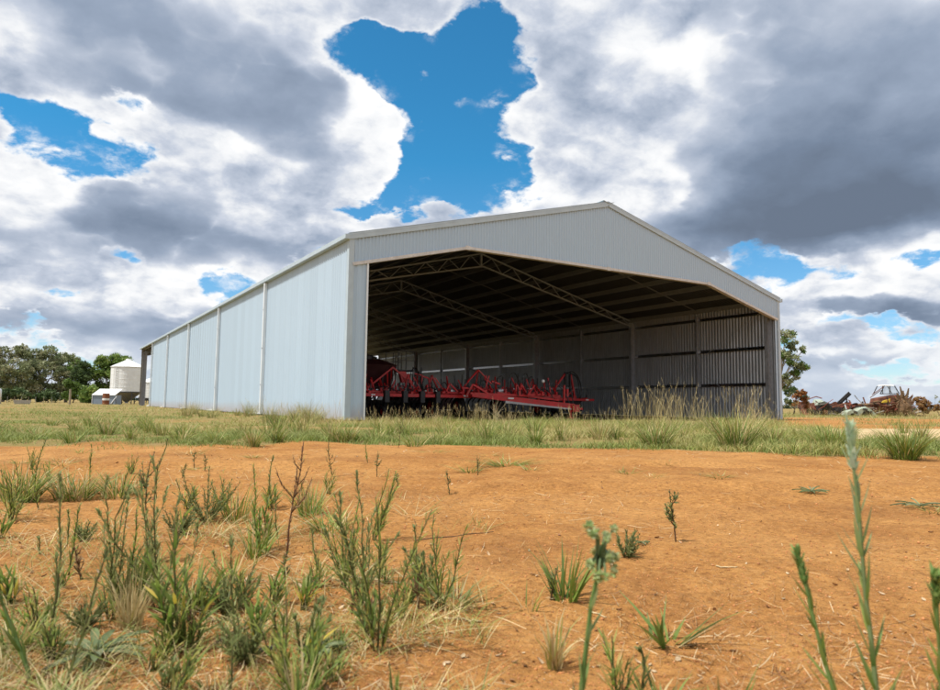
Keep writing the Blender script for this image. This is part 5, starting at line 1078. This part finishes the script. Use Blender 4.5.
    for k in range(16):
        straw((786,797,808,818,829,840,851,864,876,886,897,908,917,926,934,941)[k],54.5+(k*7%5)*.7,(.55,.8,.65,.95,.5)[k%5],46,1.5,'dry grass clump growing against the front of the scrap heap','dry grass before the scrap heap',.3,k%2==0,90+k,np.concatenate([G_DRY,G_YEL]))
    for k in range(22):
        px=rng.uniform(370,800); straw(px,rng.uniform(15.5,22.),rng.uniform(.4,.72),int(rng.uniform(14,30)),rng.uniform(.4,.8),'short straw clump in the grass before the open shed','short straw clumps before the shed',.3,True,30+k)
    for k in range(9):
        px=(268,282,291,303,315,322,336,372,441)[k]; straw(px,18.2+(px<345)*rng.uniform(-.6,.8),rng.uniform(.5,.85),8,.4,'wispy dry stalks against the sunlit shed wall' if px<350 else 'wispy dry stalks before the dark opening','wispy stalks near the shed corner' if px<350 else 'wispy stalks before the opening',.35,px%2==0,60+k,np.array([(.30,.22,.13),(.24,.2,.1)]))
def build_grass_cover():
    """the grass between the tufts, past counting: one object"""
    m=m_leaf('short grass',.6,.28); rng=np.random.default_rng(33)
    N=420000; px=rng.uniform(-90,1040,N); inv=rng.uniform(1/130.,1/6.0,N); d=1/inv
    f=np.array([math.sin(YAW),math.cos(YAW)]); s=np.array([f[1],-f[0]]); k=(px-470)/FPX; X=CAM[0]+d*(f[0]+k*s[0]); Y=CAM[1]+d*(f[1]+k*s[1])
    X+=rng.normal(0,.05,N); Y+=rng.normal(0,.05,N)
    c=cover(X,Y); cl=.42+1.5*vnoise(X/.7,Y/.7,51)+.8*vnoise(X/.25,Y/.25,52); keep=(rng.random(N)<c*np.clip(cl*2.1-.2,.03,1.))&(rng.random(N)<np.clip(.25+.75*(d/14.),.3,1)); X=X[keep];Y=Y[keep];d=d[keep];n=len(X)
    tall=np.clip((X+6)/10,0,1); h=(.085+.085*tall)*(.35+1.3*np.clip(vnoise(X/1.3,Y/1.3,53)+.5,0,1))*rng.uniform(.5,1.25,n); h*=np.where(d>45,1.25,1.)
    mix=-.36-.18*(d<14.5)*(X<-1)+.05*(X<0)*(d>17)+1.3*vnoise(X/2.6,Y/2.6,54)+.6*vnoise(X/.7,Y/.7,55)+rng.normal(0,.17,n)+(d-13)*.007+.12*tall*(d>13)
    g=pick(G_GREEN,n,rng); ye=pick(G_YEL,n,rng); dr=pick(G_DRY,n,rng); a=np.clip(mix*2.2+.55,0,1)[:,None]; b=np.clip(mix*2.6-.25,0,1)[:,None]; c0=g*(1-a)+ye*a; c0=c0*(1-b)+dr*b; c1=c0*.6+dr*.4
    P=np.stack([X,Y,ground(X,Y)-.01],1); w=np.clip(.0045+.00042*d,.005,.03)*rng.uniform(.7,1.3,n)
    V,C=blade_arrays(P,h,rng.uniform(0,6.28,n),rng.uniform(.05,.7,n),rng.uniform(.1,.9,n),w,c0,c1,rows=(0,.5,1.),rng=rng)
    tag(quads_object('grass',V,2,3,C,m),kind='stuff')
def build_sparse_grass():
    """fine thin grass between the weeds, past counting"""
    m=m_leaf('fine grass',.6,.25); rng=np.random.default_rng(57); N=40000; px=rng.uniform(-60,490,N); d=1/rng.uniform(1/9.5,1/1.35,N); f=np.array([math.sin(YAW),math.cos(YAW)]); s=np.array([f[1],-f[0]]); k=(px-470)/FPX; X=CAM[0]+d*(f[0]+k*s[0]); Y=CAM[1]+d*(f[1]+k*s[1])
    dn=.12+1.5*vnoise(X/.55,Y/.55,71)+.9*vnoise(X/.17,Y/.17,72)-.35*sstep(300,450,px)-.5*sstep(5.5,7.,d); kp=rng.random(N)<np.clip(dn,0,.8)*.75; X,Y,d=X[kp],Y[kp],d[kp]; n=len(X)
    h=rng.uniform(.02,.085,n)*(.5+1.1*np.clip(vnoise(X/.3,Y/.3,73)+.5,0,1)); dry=rng.random(n)<.42; c0=np.where(dry[:,None],pick(G_DRY,n,rng),pick(np.concatenate([G_GREEN,G_YEL]),n,rng)); P=np.stack([X,Y,ground(X,Y)-.004],1)
    V,C=blade_arrays(P,h,rng.uniform(0,6.28,n),rng.uniform(.1,1.4,n),rng.uniform(.1,1.2,n),rng.uniform(.0012,.0034,n),c0,c0*.6+pick(G_DRY,n,rng)*.4,rng=rng); tag(quads_object('sparse_grass',V,2,4,C,m),kind='stuff')
def build_litter():
    m=m_leaf('dry litter',.85,.08); soil=m_plain('soil clods',(.44,.19,.068),.95,0,.45,30.); rng=np.random.default_rng(44)
    def pts(n,d0,d1,pw=1.):
        px=rng.uniform(-60,1000,n); d=1/(1/d1+(1/d0-1/d1)*rng.random(n)**pw); f=np.array([math.sin(YAW),math.cos(YAW)]); s=np.array([f[1],-f[0]]); k=(px-470)/FPX; return CAM[0]+d*(f[0]+k*s[0]),CAM[1]+d*(f[1]+k*s[1]),d,px
    # straw and twigs lying on the soil, thicker among the weeds and along the band
    X,Y,d,px=pts(34000,1.1,12.5); dens=np.clip(.20+1.2*vnoise(X/.5,Y/.5,61)+.5*vnoise(X/.15,Y/.15,62)+.42*(px<430)+1.1*((d>6.2)&(d<10.5)&(px>540))*np.clip(vnoise(X/1.3,Y/.5,63)*4,0,1),.03,1); kp=rng.random(len(X))<dens*.75; X,Y,d=X[kp],Y[kp],d[kp]; n=len(X)
    L=rng.lognormal(-3.55,.6,n)*np.clip(.7+d*.12,.7,1.9); a=rng.uniform(0,6.28,n); w=rng.uniform(.0008,.0020,n)*np.clip(.8+d*.14,.8,2.); t=np.array((-.5,-.17,.17,.5)); bend=rng.normal(0,.12,n); z=ground(X,Y)+.003
    cx=np.stack([X[:,None]+np.cos(a)[:,None]*L[:,None]*t-np.sin(a)[:,None]*L[:,None]*bend[:,None]*t*t*2,Y[:,None]+np.sin(a)[:,None]*L[:,None]*t+np.cos(a)[:,None]*L[:,None]*bend[:,None]*t*t*2],-1); zz=ground(cx[...,0],cx[...,1])+.004+np.abs(rng.normal(0,.012,n))[:,None]*(t+.5)
    c=np.concatenate([cx,zz[...,None]],-1); sd=np.stack([-np.sin(a),np.cos(a),rng.uniform(-.8,.8,n)],1)[:,None]*w[:,None,None]*.5*np.array((.7,1,1,.5))[None,:,None]; V=np.stack([c-sd,c+sd],2)
    pal=np.array([(.46,.31,.15),(.52,.38,.21),(.34,.20,.09),(.20,.10,.045),(.56,.44,.27),(.26,.14,.065)]); col=pick(pal,n,rng); C=np.repeat(np.repeat(col[:,None,None],4,1),2,2); tag(quads_object('dry_straw_litter',V,2,4,C,m),kind='stuff')
    # curled dead leaves and bark chips
    X,Y,d,px=pts(5000,1.1,9.); dens=np.clip(.22+1.0*vnoise(X/.4,Y/.4,64)+.35*(px<420),.03,1); kp=rng.random(len(X))<dens*.6; X,Y,d=X[kp],Y[kp],d[kp]; n=len(X); S=np.minimum(rng.lognormal(-5.15,.5,n),.010)*np.clip(.8+d*.1,.8,1.6); a=rng.uniform(0,6.28,n); u_=np.stack([np.cos(a),np.sin(a),rng.normal(0,.35,n)],1); v_=np.stack([-np.sin(a),np.cos(a),rng.normal(0,.35,n)],1)*rng.uniform(.3,.7,n)[:,None]
    P=np.stack([X,Y,ground(X,Y)+S*.35],1); gx=[-1,-.3,.4,1]; pr=[.15,1,.9,.1]; V=np.stack([np.stack([P+u_*(S*g)[:,None]+v_*(S*p*q)[:,None]+np.array((0,0,1))*(S*.35*(abs(q)+g*g*.4))[:,None]-np.array((0,0,.2))*S[:,None] for q in (-1,0,1)],1) for g,p in zip(gx,pr)],1)
    col=pick(np.array([(.48,.33,.19),(.56,.42,.27),(.34,.19,.09),(.46,.35,.22),(.24,.12,.06)]),n,rng); C=np.repeat(np.repeat(col[:,None,None],4,1),3,2); tag(quads_object('leaf_litter',V,3,4,C,m),kind='stuff')
    # clods and pebbles
    X,Y,d,px=pts(42000,1.1,13.); n=len(X); S=np.minimum(rng.lognormal(-6.6,.5,n),.006)*np.clip(.75+d*.16,.75,2.2); P=np.stack([X,Y,ground(X,Y)+S*.25],1)
    ico=np.array([(0,0,1),(.89,0,.45),(.28,.85,.45),(-.72,.53,.45),(-.72,-.53,.45),(.28,-.85,.45),(.72,.53,-.45),(-.28,.85,-.45),(-.89,0,-.45),(-.28,-.85,-.45),(.72,-.53,-.45),(0,0,-1)]); fc=[(0,1,2),(0,2,3),(0,3,4),(0,4,5),(0,5,1),(1,6,2),(2,7,3),(3,8,4),(4,9,5),(5,10,1),(6,7,2),(7,8,3),(8,9,4),(9,10,5),(10,6,1),(11,7,6),(11,8,7),(11,9,8),(11,10,9),(11,6,10)]
    V=P[:,None]+ico[None]*S[:,None,None]*rng.uniform(.65,1.35,(n,12,3))*np.array((1,1,.75)); F=(np.arange(n)*12)[:,None,None]+np.array(fc)[None]
    me=bpy.data.meshes.new('soil_clods'); me.vertices.add(n*12); me.vertices.foreach_set('co',V.astype(np.float32).ravel()); me.loops.add(n*60); me.loops.foreach_set('vertex_index',F.astype(np.int32).ravel()); me.polygons.add(n*20); me.polygons.foreach_set('loop_start',(np.arange(n*20)*3).astype(np.int32)); me.polygons.foreach_set('use_smooth',np.ones(n*20,bool)); me.update(calc_edges=True); me.materials.append(soil); o=bpy.data.objects.new('soil_clods',me); COL.objects.link(o); tag(o,kind='stuff')
    # single twigs and dead leaves that stand out
    brown=m_plain('dead twig',(.13,.075,.04),.9,0,.3,20.); straw_=m_plain('straw stick',(.55,.43,.24),.85,0,.2,20.); dl=m_plain('dead leaf',(.50,.37,.24),.8,0,.3,25.)
    def stick(p,q,r,mt,label,nm='fallen_twig'):
        x0,y0=foot(*p); x1,y1=foot(*q); t=np.linspace(0,1,9); xs=x0+(x1-x0)*t+rng.normal(0,.004,9); ys=y0+(y1-y0)*t+rng.normal(0,.004,9); mm=MB(); mm.tube(np.stack([xs-x0,ys-y0,ground(xs,ys)+r*.8],1),np.linspace(r,r*.6,9),6); tag(mm.build(nm,mt,None,True,(x0,y0,0)),label,'twig')
    stick((414,541),(494,532),.0026,brown,'long dark twig lying on bare red earth in mid picture'); stick((350,577),(402,585),.004,straw_,'pale straw stick beside the dense clump of slender weeds'); stick((300,648),(345,640),.005,brown,'short brown twig in front of the soft green tuft'); stick((215,645),(262,622),.005,brown,'crooked dark twig between the weed spikes'); stick((448,619),(482,624),.004,straw_,'pale straw stick below the low-branched weed'); stick((590,612),(608,618),.003,straw_,'tiny pale stick below the long stiff blades'); stick((716,567),(738,568),.003,straw_,'tiny white straw on the bare red earth'); stick((262,654),(283,648),.009,m_plain('charcoal',(.012,.01,.01),.9),'lump of black charcoal beside the weed spikes','char_and_shade_stick')
    stick((-6,602),(9,594),.012,m_plain('hollow shade',(.02,.013,.01),.9),'dark stick standing in for a shaded hollow at the picture edge','char_and_shade_stick')  # dark stick added in place of a shaded hollow in the soil
    def dead_leaf(px,py,s,label):
        x,y=foot(px,py); a=rng.uniform(0,6.28); V=[]
        for g,pv in ((-1,.05),(-.5,.5),(0,.75),(.5,.55),(1,.05)): V.append([(math.cos(a)*g*s-math.sin(a)*pv*s*q*.6,math.sin(a)*g*s+math.cos(a)*pv*s*q*.6,s*(.25+.45*abs(q)*pv+.25*g*g*(g>0))) for q in (-1,-.4,.4,1)])
        V=np.array(V)[None]; tag(quads_object('dead_leaf',V,4,5,np.ones_like(V),dl,None,(x,y,gz(x,y)),True),label,'leaf')
    dead_leaf(210,622,.016,'pale curled dead leaf beside the yellow-leafed weed'); dead_leaf(330,660,.014,'pale curled dead leaf behind the low bright tuft'); dead_leaf(318,620,.012,'small pale dead leaf between the twigs'); dead_leaf(345,612,.011,'tan dead leaf below the dense clump of slender weeds'); dead_leaf(637,644,.007,'tiny pale chip of bark beside the low fan of blades')
# ---------------------------------------------------------------- put it together
def build_sun():
    l=bpy.data.lights.new('sun','SUN'); l.energy=SUN_POWER; l.angle=math.radians(.5); l.color=(1.,.955,.88); o=bpy.data.objects.new('sun',l); COL.objects.link(o)
    from mathutils import Vector
    a,e=math.radians(SUN_AZ),math.radians(SUN_EL); d=Vector((math.sin(a)*math.cos(e),math.cos(a)*math.cos(e),math.sin(e))); o.rotation_euler=d.to_track_quat('Z','Y').to_euler(); o.location=(-20,10,40)
SUN_POWER=4.9
build_camera(); build_sky(); build_sun(); build_ground(); build_shed(); build_machines(); build_yard(); build_trees(); build_scrap(); build_weeds(); build_tufts(); build_grass_cover(); build_sparse_grass(); build_litter()
vs=sc.view_settings; vs.view_transform='Standard'; vs.look='None'; vs.exposure=0.06; vs.gamma=1.0; vs.use_curve_mapping=False
sc.render.engine='CYCLES'; cy=sc.cycles; cy.max_bounces=8; cy.diffuse_bounces=2; cy.glossy_bounces=4; cy.transmission_bounces=4; cy.transparent_max_bounces=8; cy.sample_clamp_indirect=6.; cy.use_denoising=True; cy.use_adaptive_sampling=True; cy.adaptive_threshold=.012
